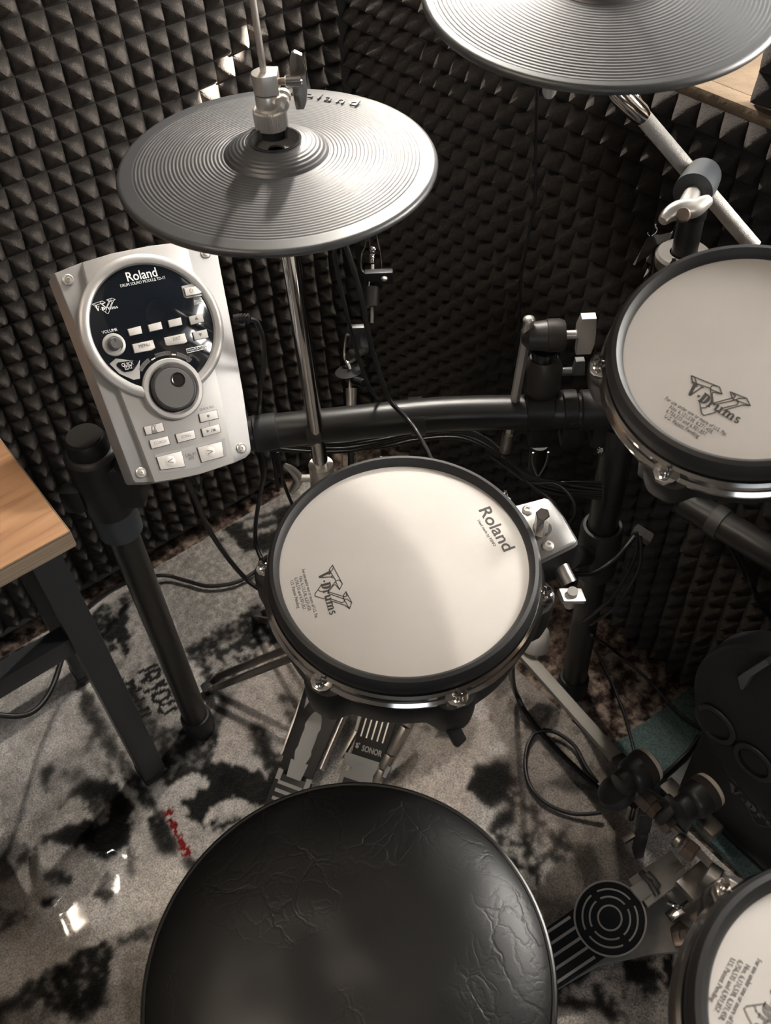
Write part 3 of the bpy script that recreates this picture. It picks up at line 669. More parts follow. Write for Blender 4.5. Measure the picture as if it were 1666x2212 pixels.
# chrome-topped sensor box on the right of the snare
def snare_box():
    Ms = SN.copy(); L = lambda x, y, z=-.010: (lambda q: (q.x, q.y))(SN.inverted() @ onp(1100+x/5.53, 1040+y/5.53, tuple(SN @ Vector((0, 0, z))), tuple(SN.to_3x3() @ Vector((0, 0, 1)))))
    plate = [L(*p) for p in ((60, 300), (130, 285), (420, 202), (465, 212), (500, 245), (640, 420), (790, 690), (795, 720), (770, 750), (380, 940), (300, 960))]
    box = [L(*p) for p in ((40, 290), (110, 262), (430, 178), (480, 190), (520, 225), (670, 410), (825, 680), (830, 740), (790, 780), (380, 985), (290, 1000))]
    MB().prism(box, -.058, -.0115, None, .003).build('sensor_box', black_m, snare); MB().prism(plate, -.0115, -.0100, None, .0004).build('sensor_plate', satinplate_m, snare)
    for c in ((215, 345), (468, 770)):
        x, y = L(*c); mb = MB(); mb.lathe([(.0058, -.010), (.0056, -.0085), (.0035, -.0068), (.0022, -.0068), (.0020, -.0080)], Matrix.Translation((x, y, 0)), 20); mb.build('plate_screw', satin_m, snare)
    x, y = L(395, 560); MB().lathe([(.0098, -.0101), (.0098, -.0096)], Matrix.Translation((x, y, 0)), 24).build('rod_socket', black_m, snare)
    zax = SN.to_3x3().inverted() @ Vector((0.0, .0, 1)); top = SN.inverted() @ onp(1176, 1096, tuple(SN @ Vector((0, 0, .045))), tuple(SN.to_3x3() @ Vector((0, 0, 1))))
    MB().cyl((x, y, -.03), (top.x, top.y, .034), .0072, None, 6, .001).build('mount_rod', chrome_m, snare)
    # clamp and wing bolt under the box
    mb = MB(); b0 = L(560, 1000, -.05); b1 = L(700, 1280, -.06)
    mb.tube([(b0[0], b0[1], -.04), (b1[0], b1[1], -.05)], .0085, 16); mb.build('clamp_sleeve', nickel_m, snare)
    w0 = L(600, 1400, -.05); w1 = L(890, 1340, -.05); mb = MB()
    mb.bar((w0[0], w0[1], -.045), (w1[0], w1[1], -.055), .016, .006, (0, 0, 1), .0015); wm = ((w0[0]+w1[0])/2, (w0[1]+w1[1])/2); mb.cyl((wm[0], wm[1], -.04), (wm[0], wm[1], -.068), .0055)
    mb.build('wing_bolt', satin_m, snare)
satinplate_m = M('polished_plate', (.62, .60, .57), .2, .9, .5, .00004, 60, .12)
snare_box()
q0 = SN.inverted() @ onz(962, 1545, .70); q1 = SN.inverted() @ onz(995, 1605, .67)
MB().bar(q0, q1, .014, .009, (0, 0, 1), .003).build('release_lever', black_m, snare)

tl = [ang_of(TOM, 1432, 1008), ang_of(TOM, 1325, 700), ang_of(TOM, 1680, 1070), ang_of(TOM, 1900, 760), ang_of(TOM, 1600, 480), ang_of(TOM, 1450, 520)]
tl = [tl[0], tl[0]+PI/3, tl[0]+2*PI/3, tl[0]+PI, tl[0]+4*PI/3, tl[0]+5*PI/3]
tom = make_pad('tom_pad', 'tilted white mesh-head drum pad cut by the right edge, below the crash cymbal', TOM, .0985, .1115, .05, tl, .055)
pad_print(tom, _o, math.atan2(_u.y, _u.x), .00012, ink_m, inkg_m)
# clamp bracket on the near edge of the tom, and one on the left edge
B0 = TOM.inverted() @ atd(1428, 1050, .80); mb = MB(); F = frame((B0.x*.99, B0.y*.99, -.040), (0, 0, 1), (B0.x, B0.y, 0))
mb.box((0, 0, -.006), (.018, .040, .028), F, .004); mb.build('lug_block', black_m, tom)
FL = plane_frame((.2945, -.055, .846), (0, 0))
ft = make_pad('floor_tom_pad', 'bright white mesh-head drum pad cut off in the bottom right corner', FL, .0985, .1115, .05, [ang_of(FL, 1595, 1915)+k*PI/3 for k in range(6)], .055)
z1 = lambda x, y: (1360+x/5.12, 1780+y/5.12)
p0 = local_px(FL, *z1(1420, 1480)); p1 = local_px(FL, *z1(1075, 2190+0)); pd = (p0-p1).normalized()
# the words here read downwards; find the logo origin from its first line
an = math.atan2(p1.y-p0.y, p1.x-p0.x); off = Matrix.Rotation(an, 4, 'Z') @ Vector((_l1[0], _l1[1], 0))
pad_print(ft, (p0.x-off.x, p0.y-off.y), an, .00012, inkg_m, inkg_m)

# ------------------------------------------------------------------ cymbals
def cymbal(name, label, m, R, bell, grooves_to):
    t = thing(name, label, 'cymbal pad', m)
    prof = []; n = 300
    def h(r):
        b = .010*max(0, 1-((r-bell)/(R-bell))**1.15) if r > bell else .010
        if r < bell+.008: b += .011*(1-max(0, min(1, (r-.022)/(bell+.008-.022)))**2.2)
        return b
    for i in range(n+1):
        r = .022+(R-.004-.022)*i/n; z = h(r)
        if .028 < r < grooves_to: z += .0002*math.sin(2*PI*r/.0036)
        prof.append((r, z))
    prof += [(R-.0015, prof[-1][1]-.0008), (R, -.003), (R-.0005, -.006), (R-.003, -.0075), (R-.02, -.006), (.06, 0), (.022, .004)]
    mb = MB(); mb.lathe(prof, None, 192, False, False); mb.lathe([(.0225, .003), (.0225, .0225)], None, 48, False, False)
    mb.build('playing_surface', cymbal_m, t, 60); return t
HH = plane_frame((.425, .738, 1.063), (.016, -.027))
hh = cymbal('hi_hat_pad', 'grooved dark grey rubber hi-hat cymbal pad on the chrome stand', HH, .1525, .042, .137)
def place(o, m): o.matrix_world = m
mb = MB(); mb.lathe([(.0235, .0205), (.0245, .0225), (.0225, .0215), (.0215, .012), (.008, .012), (.008, .010), (.0215, .010)], None, 48, False, False); mb.build('centre_cup', M('grey_plastic', (.10, .10, .10), .35), hh)
mb = MB(); mb.lathe([(.030, -.028), (.036, -.020), (.037, -.006), (.03, 0)], None, 48); mb.build('sensor_housing', black_m, hh)
mb = MB(); mb.lathe([(.034, -.032), (.0375, -.031), (.0375, -.027), (.034, -.026)], None, 48); mb.build('sensor_ring', satin_m, hh)
# embossed name, read from the far side
p0 = local_px(HH, 768, 224); p1 = local_px(HH, 640, 208)
p0.z = 0; w = (p1-p0).length
def emb(t, p0, p1, z, size): text('embossed_text', 'Roland', cymbal_m, t, flat2d(p0, p1, z), size, -.004, spacing=1.35, width=(Vector((p1[0], p1[1], 0))-Vector((p0[0], p0[1], 0))).length, depth=.0006)
emb(hh, local_px(HH, 622, 212), local_px(HH, 766, 238), .0046, .017)
CR = plane_frame((.690, .592, 1.186), (-.075, -.116))
cr = cymbal('crash_pad', 'large grooved grey rubber crash cymbal pad cut off by the top edge of the photo', CR, .1585, .045, .150)
MB().lathe([(.03, -.02), (.036, -.014), (.036, -.004)], None, 40).build('sensor_housing', black_m, cr)
for px, py in ((1185, 195),):
    q = CR.inverted() @ onp(px, py, tuple(CR @ Vector((0, 0, -.015))), tuple(CR.to_3x3() @ Vector((0, 0, 1)))); MB().lathe([(.004, -.004), (.006, .0), (.006, .012)], Matrix.Translation((q.x*.98, q.y*.98, -.018)), 16).build('cable_stop', M('clear_plastic', (.4, .4, .38), .2), cr)

# ------------------------------------------------------------------ hi-hat stand with clutch
AX, AY = .4385, .7625
hs = thing('hi_hat_stand', 'chrome hi-hat stand whose rod and clutch carry the hi-hat pad', 'hi-hat stand', Matrix.Translation((AX, AY, 0)))
MB().cyl((0, 0, .10), (0, 0, .62), .0135, None, 32).build('lower_tube', chrome_m, hs)
MB().cyl((0, 0, .60), (0, 0, 1.02), .0100, None, 32).build('upper_tube', chrome_m, hs)
mb = MB(); mb.lathe([(.0175, .565), (.0175, .595), (.0165, .60), (.0165, .625)], None, 32); mb.build('height_collar', satin_m, hs)
IR = Vector((.784, -.62, 0))
mb = MB(); mb.cyl(-IR*.014+Vector((0, 0, .60)), -IR*.034+Vector((0, 0, .60)), .0055); F = frame(-IR*.036+Vector((0, 0, .60)), (0, 0, 1), IR)
mb.tube(smooth_path([F @ Vector(p) for p in ((-.010, 0, -.027), (-.004, 0, -.018), (.003, 0, -.004), (.002, 0, .006), (-.004, 0, .018), (-.012, 0, .026))], 5), [.0022+.0042*math.sin(PI*(.08+.84*i/25)) for i in range(26)], 12); mb.build('wing_bolt', satin_m, hs)
MB().lathe([(.0185, .985), (.0195, 1.0), (.0195, 1.03), (.017, 1.035)], None, 32).build('seat_cup', black_m, hs)
MB().cyl((0, 0, 1.0), (-.002, .002, 1.52), .0031, None, 16).build('pull_rod', satin_m, hs)
# clutch
cl = [('clutch_nut', [(.0150, 1.0835), (.0162, 1.0845), (.0162, 1.1005), (.0150, 1.102), (.011, 1.102)], knurl_m)]
n = 72; vs = []; fs = []
prof = [(.0152, 1.0830), (.0164, 1.0842), (.0164, 1.1000), (.0152, 1.1015)]
for r, z in prof:
    for i in range(n*2):
        a = PI*i/n; rr = r*(1 if i % 2 else .965); vs.append((rr*math.cos(a), rr*math.sin(a), z))
N2 = n*2
for j in range(3):
    for i in range(N2): q = (i+1) % N2; fs.append((j*N2+i, j*N2+q, (j+1)*N2+q, (j+1)*N2+i))
fs += [tuple(range(N2-1, -1, -1)), tuple(3*N2+i for i in range(N2))]
MB().add(vs, fs).build('clutch_nut', satin_m, hs, 20)
MB().lathe([(.013, 1.070), (.014, 1.074), (.014, 1.083), (.011, 1.084)], None, 32).build('felt_washer', rubber_m, hs)
mb = MB(); mb.lathe([(.0118, 1.1015), (.0123, 1.103), (.0123, 1.114), (.0115, 1.1155), (.0085, 1.1158), (.0085, 1.1175)], None, 32)
F = frame((0, 0, 1.1085), (0, 0, 1), IR)
mb.box((.010, -.004, 0), (.014, .012, .011), F, .003); mb.build('clutch_body', satin_m, hs)
mb = MB(); c0 = Vector((0, 0, 1.1085))+IR*.013; fw = Vector((-.62, -.784, 0)); mb.cyl(c0-fw*.009, c0-fw*.002, .0078, None, 24, .001); mb.cyl(c0+fw*.004, c0+fw*.010, .0078, None, 24, .001); mb.cyl(c0+fw*.010, c0+fw*.020, .0032, None, 4); mb.build('clutch_screw', satin_m, hs)
mb = MB(); F = frame((0, 0, 1.126), (0, 0, 1), IR)
mb.prism([(.0125*math.cos(a), .0125*math.sin(a)) for a in [PI*.42+PI*1.05*i/14 for i in range(15)]]+[(.0118, -.0090), (.0118, .0105)], -.0088, .0088, F, .0006); mb.build('clutch_block', satin_m, hs)
mb = MB(); zc = 1.1255; mb.cyl(Vector((0, 0, zc))+IR*.011, Vector((0, 0, zc))+IR*.021, .0032, None, 16); mb.build('wing_screw_thread', brownalu_m, hs)
mb = MB(); mb.cyl(Vector((0, 0, zc))+IR*.018, Vector((0, 0, zc))+IR*.034, .0058, None, 24, .001)
F = frame(Vector((0, 0, zc))+IR*.0295, (-.62, -.784, 0), IR)
wing = [(-.0045, -.026), (.003, -.026), (.0065, -.019), (.0085, -.006), (.0085, .006), (.0085, .014), (.0065, .023), (.000, .0265), (-.0025, .026), (-.0050, .020), (-.0065, .006), (-.0062, -.006)]
mb.prism(wing, -.0028, .0028, F, .0008); mb.build('wing_screw', chrome_m, hs)
# tripod of paired flat strips
mb_c = MB(); mb_c.lathe([(.020, .20), (.020, .235), (.016, .24)], None, 24); mb_c.build('leg_collar', satin_m, hs)
for a in (math.atan2(.956-AY, .248-AX), math.atan2(.985-AY, .40-AX)-.05, math.radians(-20)):
    d = Vector((math.cos(a), math.sin(a), 0)); s = Vector((-d.y, d.x, 0)); L = .272; mb = MB()
    for k in (-1, 1):
        p = [d*.022+s*k*.009+Vector((0, 0, .215)), d*.05+s*k*.012+Vector((0, 0, .20)), d*(L-.02)+s*k*.012+Vector((0, 0, .045)), d*L+s*k*.005+Vector((0, 0, .012))]
        for u, v in zip(p[:-1], p[1:]): mb.bar(u, v, .004, .016, s.cross(v-u), .001)
    lg = mb.build('leg', M('smoked_steel', (.20, .18, .17), .3, .8), hs)
    MB().box((d.x*L, d.y*L, .022), (.022, .022, .018), None, .005).build('rubber_foot', rubber_m, lg)
# footboard drawn with pale cut-outs
def footboard(t, heel, toe, w0, w1, z0, z1):
    heel, toe = Vector(heel), Vector(toe); d = toe-heel; L = d.length; F = frame((heel.x, heel.y, z0), Vector((-d.x*(z1-z0)/L, -d.y*(z1-z0)/L, L)), (d.x, d.y, z1-z0)); return F, math.hypot(L, z1-z0)
hp = thing('hi_hat_pedal', 'black pedal footboard with pale oval cut-out under the left side of the snare', 'pedal', None)
h0 = onz(612, 1745, .02); h1 = onz(700, 1500, .10)
F, L = footboard(None, (h0.x, h0.y), (h1.x, h1.y), .06, .09, .022, .095)
S = lambda u, v: (u*L, v)
MB().prism([S(.30, -.030), S(.30, .030), S(1.1, .040), S(1.45, .034), S(1.45, -.034), S(1.1, -.040)], -.004, 0, F, .001).build('footboard', black_m, hp)
MB().prism([S(-.2, -.034), S(-.2, .034), S(.26, .032), S(.26, -.032)], -.006, -.001, F, .001).build('heel_plate', black_m, hp)
def decal(t, poly, F, z=0, mat=None, name='pale_inlay'): MB().prism(poly, z, z+.0006, F).build(name, mat or steelgrey_m, t)
ell = lambda cu, cv, a, b, n=28: [(cu*L+a*math.cos(2*PI*i/n), cv+b*math.sin(2*PI*i/n)) for i in range(n)]
ov = []
for i in range(40):
    a = 2*PI*i/40; u = .60*L+.050*math.cos(a); v = .0165*math.sin(a); 
    if abs(math.cos(a)) < .45: v *= .80
    ov.append((u, v))
decal(hp, ov, F)
for v in (-.012, 0, .012): decal(hp, [S(.95, v-.0028), S(.95, v+.0028), S(1.35, v+.0032), S(1.35, v-.0032)], F)
for s in (-1, 1): decal(hp, [S(.84, s*.026), S(.95, s*.019), S(1.35, s*.019), S(1.35, s*.031), S(1.1, s*.034)], F)
decal(hp, [S(.25, -.013), S(.25, .013), S(.40, .016), S(.40, -.016)], F, .0012, None, 'hinge_plate')
for s in (-1, 1): decal(hp, [S(.20, s*.022), S(.20, s*.031), S(.29, s*.031), S(.29, s*.022)], F, .0002)
for k in range(3): decal(hp, [S(.03+k*.07, -.02), S(.03+k*.07, .024), S(.06+k*.07, .024), S(.06+k*.07, -.02)], F)
mb = MB()
for s in (-1, 1): mb.bar(F @ Vector((.4*L, s*.037, -.012)), F @ Vector((1.5*L, s*.045, -.03)), .004, .02, (0, 0, 1), .001)
mb.build('side_rail', satin_m, hp)

sp = thing('slave_pedal', 'pedal footboard with raised grey stripes and SONOR lettering in front of the throne', 'pedal', None)
h0 = onz(770, 1715, .02); h1 = onz(822, 1540, .085)
F, L = footboard(None, (h0.x, h0.y), (h1.x, h1.y), .06, .09, .022, .085)
MB().prism([S(.43, -.028), S(.43, .028), S(1.7, .032), S(1.7, -.032)], -.005, 0, F, .001).build('footboard', black_m, sp)
MB().prism([S(.28, -.040), S(.42, -.045), S(.43, -.030), S(.43, .030), S(.42, .040), S(.28, .036)], -.006, .0004, F, .001).build('hinge_plate', steelgrey_m, sp)
decal(sp, [S(-.3, -.036), S(-.3, .036), S(.22, .036), S(.22, .020), S(.34, .020), S(.34, -.020), S(.22, -.020), S(.22, -.036)], F, .0012, steelgrey_m, 'heel_plate')
MB().prism([S(-.3, -.028), S(-.3, .028), S(.14, .028), S(.14, -.028)], .0018, .0024, F).build('heel_pad', black_m, sp)
for k in range(4): decal(sp, [S(-.3, -.02+k*.012), S(-.3, -.017+k*.012), S(.08, -.017+k*.012), S(.08, -.020+k*.012)], F, .0026)
for k in range(5): decal(sp, [S(.66, -.0195+k*.0098), S(.66, -.0172+k*.0098), S(1.7, -.0172+k*.0098), S(1.7, -.0195+k*.0098)], F, 0, satin_m, 'raised_stripe')
text('maker_text', 'SONOR', M('pale_print', (.4, .38, .35), .6), sp, F @ Matrix.Translation((.50*L, .013, .0002)) @ Matrix.Rotation(-PI/2, 4, 'Z'), .0135, .03, width=.036)
mb = MB(); mb.sphere((0, 0, 0), .003, (1, 1, .1), F @ Matrix.Translation((.53*L, .022, .0003))); mb.sphere((0, 0, 0), .002, (1, 1, .1), F @ Matrix.Translation((.56*L, .0235, .0003))); mb.sphere((0, 0, 0), .0017, (1, 1, .1), F @ Matrix.Translation((.57*L, .0195, .0003))); mb.build('mallet_mark', MATS['pale_print'], sp)
rail = [onz(x, y, z) for x, y, z in ((898, 1530, .10), (878, 1570, .085), (845, 1630, .055), (828, 1660, .04), (812, 1700, .02))]
mb = MB()
for u, v in zip(rail[:-1], rail[1:]): mb.bar(u, v, .012, .030, (0, 0, 1), .004)
mb.build('side_frame', nickel_m, sp)
rail2 = [F @ Vector((.35*L, .045, -.01)), F @ Vector((.7*L, .034, -.012)), F @ Vector((1.7*L, .04, -.02))]
mb = MB()
for u, v in zip(rail2[:-1], rail2[1:]): mb.bar(u, v, .008, .012, (0, 0, 1), .002)
mb.build('side_frame', nickel_m, sp)

# thin chrome rod assembly behind the hi-hat stand
rs = thing('folded_stand', 'thin black and chrome stand with wire loops hanging behind the hi-hat pole', 'stand', None)
zq = lambda x, y, d=1.30: atd(680+x/3.814, 480+y/3.814, d)
mb = MB(); mb.tube(smooth_path([zq(425, 90), zq(420, 190), zq(388, 270), zq(390, 390), zq(445, 450), zq(447, 545)], 6), .0013, 8); mb.tube(smooth_path([zq(505, 60), zq(520, 150), zq(545, 260), zq(555, 380), zq(545, 430)], 6), .0010, 8)
mb.tube([zq(455, 90), zq(458, 340)], .0011, 8); mb.build('wire_bracket', chrome_m, rs)
mb = MB(); mb.cyl(zq(478, 350), zq(475, 470), .0024); mb.cyl(zq(474, 700), zq(472, 830), .0024); mb.build('threaded_rod', satin_m, rs)
mb = MB(); mb.sphere(zq(482, 235), .0065); mb.sphere(zq(478, 295), .0035); mb.cyl(zq(480, 250), zq(477, 340), .003); mb.build('ball_end', chrome_m, rs)
mb = MB(); mb.cyl(zq(475, 540), zq(474, 700), .010); mb.box((0, 0, 0), (.04, .012, .02), frame(zq(530, 450), (0, 0, 1), IR), .003); mb.build('sleeve', black_m, rs)
mb = MB(); mb.sphere(zq(575, 466, 1.28), .005, (1, 1, .6)); mb.build('rivet', nickel_m, rs)
mb = MB(); mb.bar(zq(400, 900), zq(410, 1030), .012, .003, (0, 1, 0)); mb.box((0, 0, 0), (.028, .010, .045), frame(zq(360, 960, 1.31), (0, 0, 1), IR), .003); mb.build('bracket_plate', darkalu_m, rs)
mb = MB(); mb.tube(smooth_path([zq(260, 930), zq(300, 920), zq(330, 960), zq(330, 1020), zq(350, 1100), zq(280, 1160), zq(248, 1120), zq(250, 1000), zq(262, 930)], 5), .0022, 8); mb.cyl(zq(300, 1070, 1.29), zq(345, 1100, 1.28), .005); mb.bar(zq(340, 1100, 1.28), zq(418, 1055, 1.28), .008, .004); mb.build('wing_clamp', chrome_m, rs)
mb = MB(); mb.tube(smooth_path([zq(270, 1160), zq(288, 1200), zq(292, 1230), zq(291, 1380)], 5), .0022, 8); mb.lathe([(.008, 0), (.007, .028), (.005, .03), (.005, .055)], frame(zq(302, 1370), zq(302, 1480)-zq(302, 1370)), 20); mb.build('lower_rod', satin_m, rs)
mb = MB(); mb.lathe([(.002, 0), (.020, .003), (.020, .005), (.002, .006)], frame(zq(290, 1250), (0, .2, 1)), 24); mb.cyl(zq(325, 1300, 1.29), zq(405, 1328, 1.27), .006, None, 16, .001); mb.build('knob', black_m, rs)
mb = MB(); mb.tube([zq(262, 1850), zq(225, 1900), zq(228, 2020)], .0014, 8); mb.tube([zq(305, 1850), zq(345, 1910), zq(342, 2010)], .0014, 8); mb.tube([zq(284, 1850), zq(284, 2040)], .0018, 8); mb.build('wire_loop', nickel_m, rs)
mb = MB(); mb.tube([zq(302, 1480), zq(300, 1850), zq(300, 2100), Vector((zq(300, 2100).x+.0, zq(300, 2100).y+.0, .012))], .0045, 10); mb.build('pole', black_m, rs)

# ------------------------------------------------------------------ rack
ZB = .68
rk = thing('drum_rack', 'black tubular drum rack with curved bar, plastic clamps and posts', 'drum rack', Matrix.Translation((0, 0, 0)))
LP = Vector((.196, .903, 0)); RP = Vector((.757, .534, 0)); UP = Vector((.800, .525, 0))
def part(mb, name, mat, parent=rk, label=None, angle=35): return mb.build(name, mat, parent, angle, label)
bar_pts = smooth_path([onz(225, 985, ZB), onz(390, 960, ZB), onz(560, 935, ZB), onz(750, 915, ZB), onz(950, 895, ZB), onz(1140, 890, ZB), onz(1330, 884, ZB), UP+Vector((0, 0, ZB))], 8)
part(MB().tube(bar_pts, .0225, 32), 'crossbar', blackmetal_m)
part(MB().cyl(LP+Vector((0, 0, .02)), LP+Vector((0, 0, .73)), .0215, None, 32), 'post', blackmetal_m)
part(MB().cyl(RP+Vector((0, 0, .02)), RP+Vector((0, 0, .66)), .0215, None, 32), 'post', blackmetal_m)
part(MB().cyl(UP+Vector((0, 0, .60)), UP+Vector((0, 0, .955)), .0140, None, 32), 'post', blackmetal_m)
for p in (LP, RP): part(MB().lathe([(.027, 0.012), (.027, .05), (.0245, .055), (.0225, .056)], Matrix.Translation(p), 32), 'rubber_foot', rubber_m)
# left clamp and cap
mb = MB(); mb.lathe([(.031, .60), (.034, .605), (.034, .70), (.030, .705), (.028, .706)], Matrix.Translation(LP), 40); F = frame(LP+Vector((0, 0, .655)), (0, 0, 1), IR)
mb.box((.035, 0, 0), (.04, .05, .07), F, .006); mb.box((-.034, -.02, -.015), (.03, .022, .04), F, .008); part(mb, 'corner_clamp', black_m)
part(MB().lathe([(.026, .70), (.026, .716), (.0255, .722), (.023, .727)], Matrix.Translation(LP), 40), 'post_cap', black_m)
mb = MB(); mb.lathe([(.026, .55), (.030, .555), (.030, .60)], Matrix.Translation(LP), 32); part(mb, 'clamp_sleeve', bluegrey_m)
bolt = lambda p, d, r=.0055: part(MB().lathe([(r, 0), (r, .004), (r*.6, .006), (r*.55, .004)], frame(p, d), 14), 'bolt', chrome_m)
tocam = Vector((0, 0, CAMH))
bolt(onz(175, 1032, .645)+Vector((0, 0, 0)), tocam-onz(175, 1032, .66))
# bar sleeve next to the module, cable clips
a = onz(548, 938, ZB); b_ = onz(600, 930, ZB); part(MB().cyl(a, b_, .0238, None, 32, .001), 'bar_sleeve', rubber_m)
for px in (683, 912):
    c = min(bar_pts, key=lambda q: abs((lambda w: 833+FPX*w[0]/w[2])(RM.T @ (np.array(q)-CP))-px)); i = bar_pts.index(c); ax = (bar_pts[i+1]-bar_pts[i-1]).normalized()
    F = frame(c, ax, (0, 0, 1)); vs = []; fs = []; n = 20
    for k in range(n+1):
        a = math.radians(50)+math.radians(260)*k/n
        for rr in (.0228, .0250):
            for w in (-.009, .009): vs.append((rr*math.cos(a), rr*math.sin(a), w))
    for k in range(n):
        o = k*4; fs += [(o, o+1, o+5, o+4), (o+2, o+6, o+7, o+3), (o, o+4, o+6, o+2), (o+1, o+3, o+7, o+5)]
    fs += [(0, 2, 3, 1), (n*4, n*4+1, n*4+3, n*4+2)]
    mb = MB().add(vs, fs, F); part(mb, 'cable_clip', M('charcoal_plastic', (.045, .042, .040), .45))
# right-hand clamps: dark collar, then two split clamps with bolts
def rowat(px0, px1, pyc=886): return onz(px0, pyc, ZB), onz(px1, pyc-2, ZB)
for x0, x1, r in ((1133, 1196, .0265), (1212, 1246, .0258), (1252, 1330, .0262)):
    a, b_ = rowat(x0, x1); part(MB().cyl(a, b_, r, None, 36, .002), 'bar_clamp', black_m)
for x, y in ((1165, 884), (1234, 891), (1297, 889)):
    c = onz(x, y, ZB+.012); d = (tocam-c); d.z *= .6; d.normalize(); p = onz(x, y-4, ZB+.008)-Vector((0, 0, 0)); q = onz(x, 892, ZB)
    mb = MB(); dd = (Vector((-.58, -.6, .55))).normalized(); base = onz(x, 880, ZB); mb.lathe([(.0135, .015), (.0125, .0285), (.010, .030), (.0072, .030), (.0070, .027)], frame(base+Vector((0, 0, -.008)), dd), 24); mb.build('bolt_boss', black_m, rk)
    bolt(base+Vector((0, 0, -.008))+dd*.026, dd, .0055)
# lower lugs under the bar clamps
for x, zz in ((1165, .63), (1234, .632), (1300, .63)):
    q = onz(x, 930, .645); part(MB().box((0, 0, 0), (.030, .030, .04), frame(q, (0, 0, 1), IR), .007), 'clamp_foot', black_m)
# vertical tube going down from the pad holder clamp with forked end
mb = MB(); q = onz(1165, 960, .60); mb.tube([q, q+Vector((0, 0, -.05))], .0125, 20); part(mb, 'holder_tube', black_m)
mb = MB(); q = onz(1166, 1000, .585)
for s in (-1, 1): mb.tube(smooth_path([q+IR*s*.010+Vector((0, 0, .02)), q+IR*s*.009, q+Vector((0, 0, -.03)), q+Vector((0, 0, -.05))], 5), .0016, 8)
part(mb, 'fork', nickel_m)
# screw at the lower right
part(MB().box((0, 0, 0), (.022, .03, .022), frame(onz(1302, 955, .62), (.3, -.2, 1), IR), .006), 'clamp_lug', black_m); bolt(onz(1297, 972, .625), (-.5, -.6, .6), .0052)
# upper post clamp for the boom, collar, and black tape with a loose thread
mb = MB(); mb.lathe([(.016, .885), (.030, .885), (.031, .888), (.031, .897), (.028, .900), (.0155, .900)], Matrix.Translation(UP), 40, False, False); part(mb, 'post_collar', M('warm_grey_plastic', (.15, .135, .12), .5))
part(MB().lathe([(.028, .76), (.030, .77), (.030, .885)], Matrix.Translation(UP), 40), 'post_sleeve', black_m)
mb = MB(); zz = lambda x, y, d: atd(1300+x/4.423, 100+y/4.423, d)
dT = float(RM[:, 2] @ (np.array(UP)+np.array([0, 0, .88])-CP))
def patch(mb, rows, th=.0015):
    n = len(rows[0]); vs = []; fs = []
    for R_ in rows: vs += [tuple(p) for p in R_]
    k = len(vs); vs += [tuple(Vector(v)+Vector((.001, .001, -th))) for v in vs]
    for i in range(len(rows)-1):
        for j in range(n-1): a = i*n+j; fs.append((a, a+1, a+n+1, a+n)); fs.append((k+a, k+a+n, k+a+n+1, k+a+1))
    return mb.add(vs, fs)
patch(mb, [[zz(690, 1770, dT), zz(650, 1850, dT), zz(600, 1860, dT)], [zz(560, 1800, dT), zz(545, 1850, dT), zz(530, 1900, dT)], [zz(480, 1800, dT-.01), zz(470, 1870, dT-.01), zz(500, 1950, dT)], [zz(430, 1840, dT-.012), zz(400, 1930, dT-.012), zz(440, 2010, dT-.005)], [zz(390, 1930, dT-.015), zz(360, 1990, dT-.015), zz(390, 2030, dT-.008)], [zz(300, 2080, dT-.012), zz(320, 2090, dT-.012), zz(340, 2070, dT-.01)]])
patch(mb, [[zz(430, 1960, dT), zz(490, 1950, dT)], [zz(430, 2060, dT-.004), zz(470, 2080, dT-.004)], [zz(440, 2120, dT), zz(480, 2040, dT)], [zz(400, 2210, dT-.004), zz(460, 2150, dT-.004)]])
part(mb, 'torn_tape', tape_m, angle=60)
mb = MB(); 
for L_ in ([(480, 1810), (520, 1780), (530, 1740), (510, 1710), (520, 1700), (515, 1730), (535, 1750)], [(460, 1815), (440, 1790), (445, 1780)], [(660, 1790), (675, 1770), (680, 1765)]): mb.tube(smooth_path([zz(x, y, dT-.02) for x, y in L_], 4), .00035, 5)
part(mb, 'loose_thread', thread_m)
# bracket plate and collar on the right leg
mb = MB(); mb.lathe([(.0235, .36), (.031, .36), (.031, .455), (.028, .462), (.0235, .462)], Matrix.Translation(RP), 40, False, False)
z6 = lambda x, y, z: onz(1100+x/5.53, 1040+y/5.53, z)
mb.add([z6(840, 640, .44), z6(1060, 480, .44), z6(1085, 510, .44), z6(850, 690, .44)], [(0, 1, 2, 3)]); 
pl3 = [z6(*p, .42) for p in ((850, 720), (1050, 575), (1290, 720), (1300, 745), (830, 790))]
k = len(mb.v); mb.v += [tuple(p) for p in pl3]+[tuple(p-Vector((0, 0, .01))) for p in pl3]; n = 5; mb.f += [tuple(k+i for i in range(n)), tuple(k+n+i for i in range(n-1, -1, -1))]+[(k+i, k+(i+1) % n, k+n+(i+1) % n, k+n+i) for i in range(n)]
pl3 = [z6(*p, .40) for p in ((820, 790), (1150, 770), (1290, 745), (1150, 920), (950, 1020), (830, 1030))]
k = len(mb.v); mb.v += [tuple(p) for p in pl3]+[tuple(p-Vector((0, 0, .012))) for p in pl3]; n = 6; mb.f += [tuple(k+i for i in range(n)), tuple(k+n+i for i in range(n-1, -1, -1))]+[(k+i, k+(i+1) % n, k+n+(i+1) % n, k+n+i) for i in range(n)]
part(mb, 'arm_bracket', M('dark_grey_plastic', (.022, .021, .020), .5)); bolt(z6(1050, 850, .405), (-.2, -.3, 1), .006)
part(MB().cyl(z6(700, 900, .66), z6(900, 900, .42), .015, None, 24), 'snare_arm', blackmetal_m)
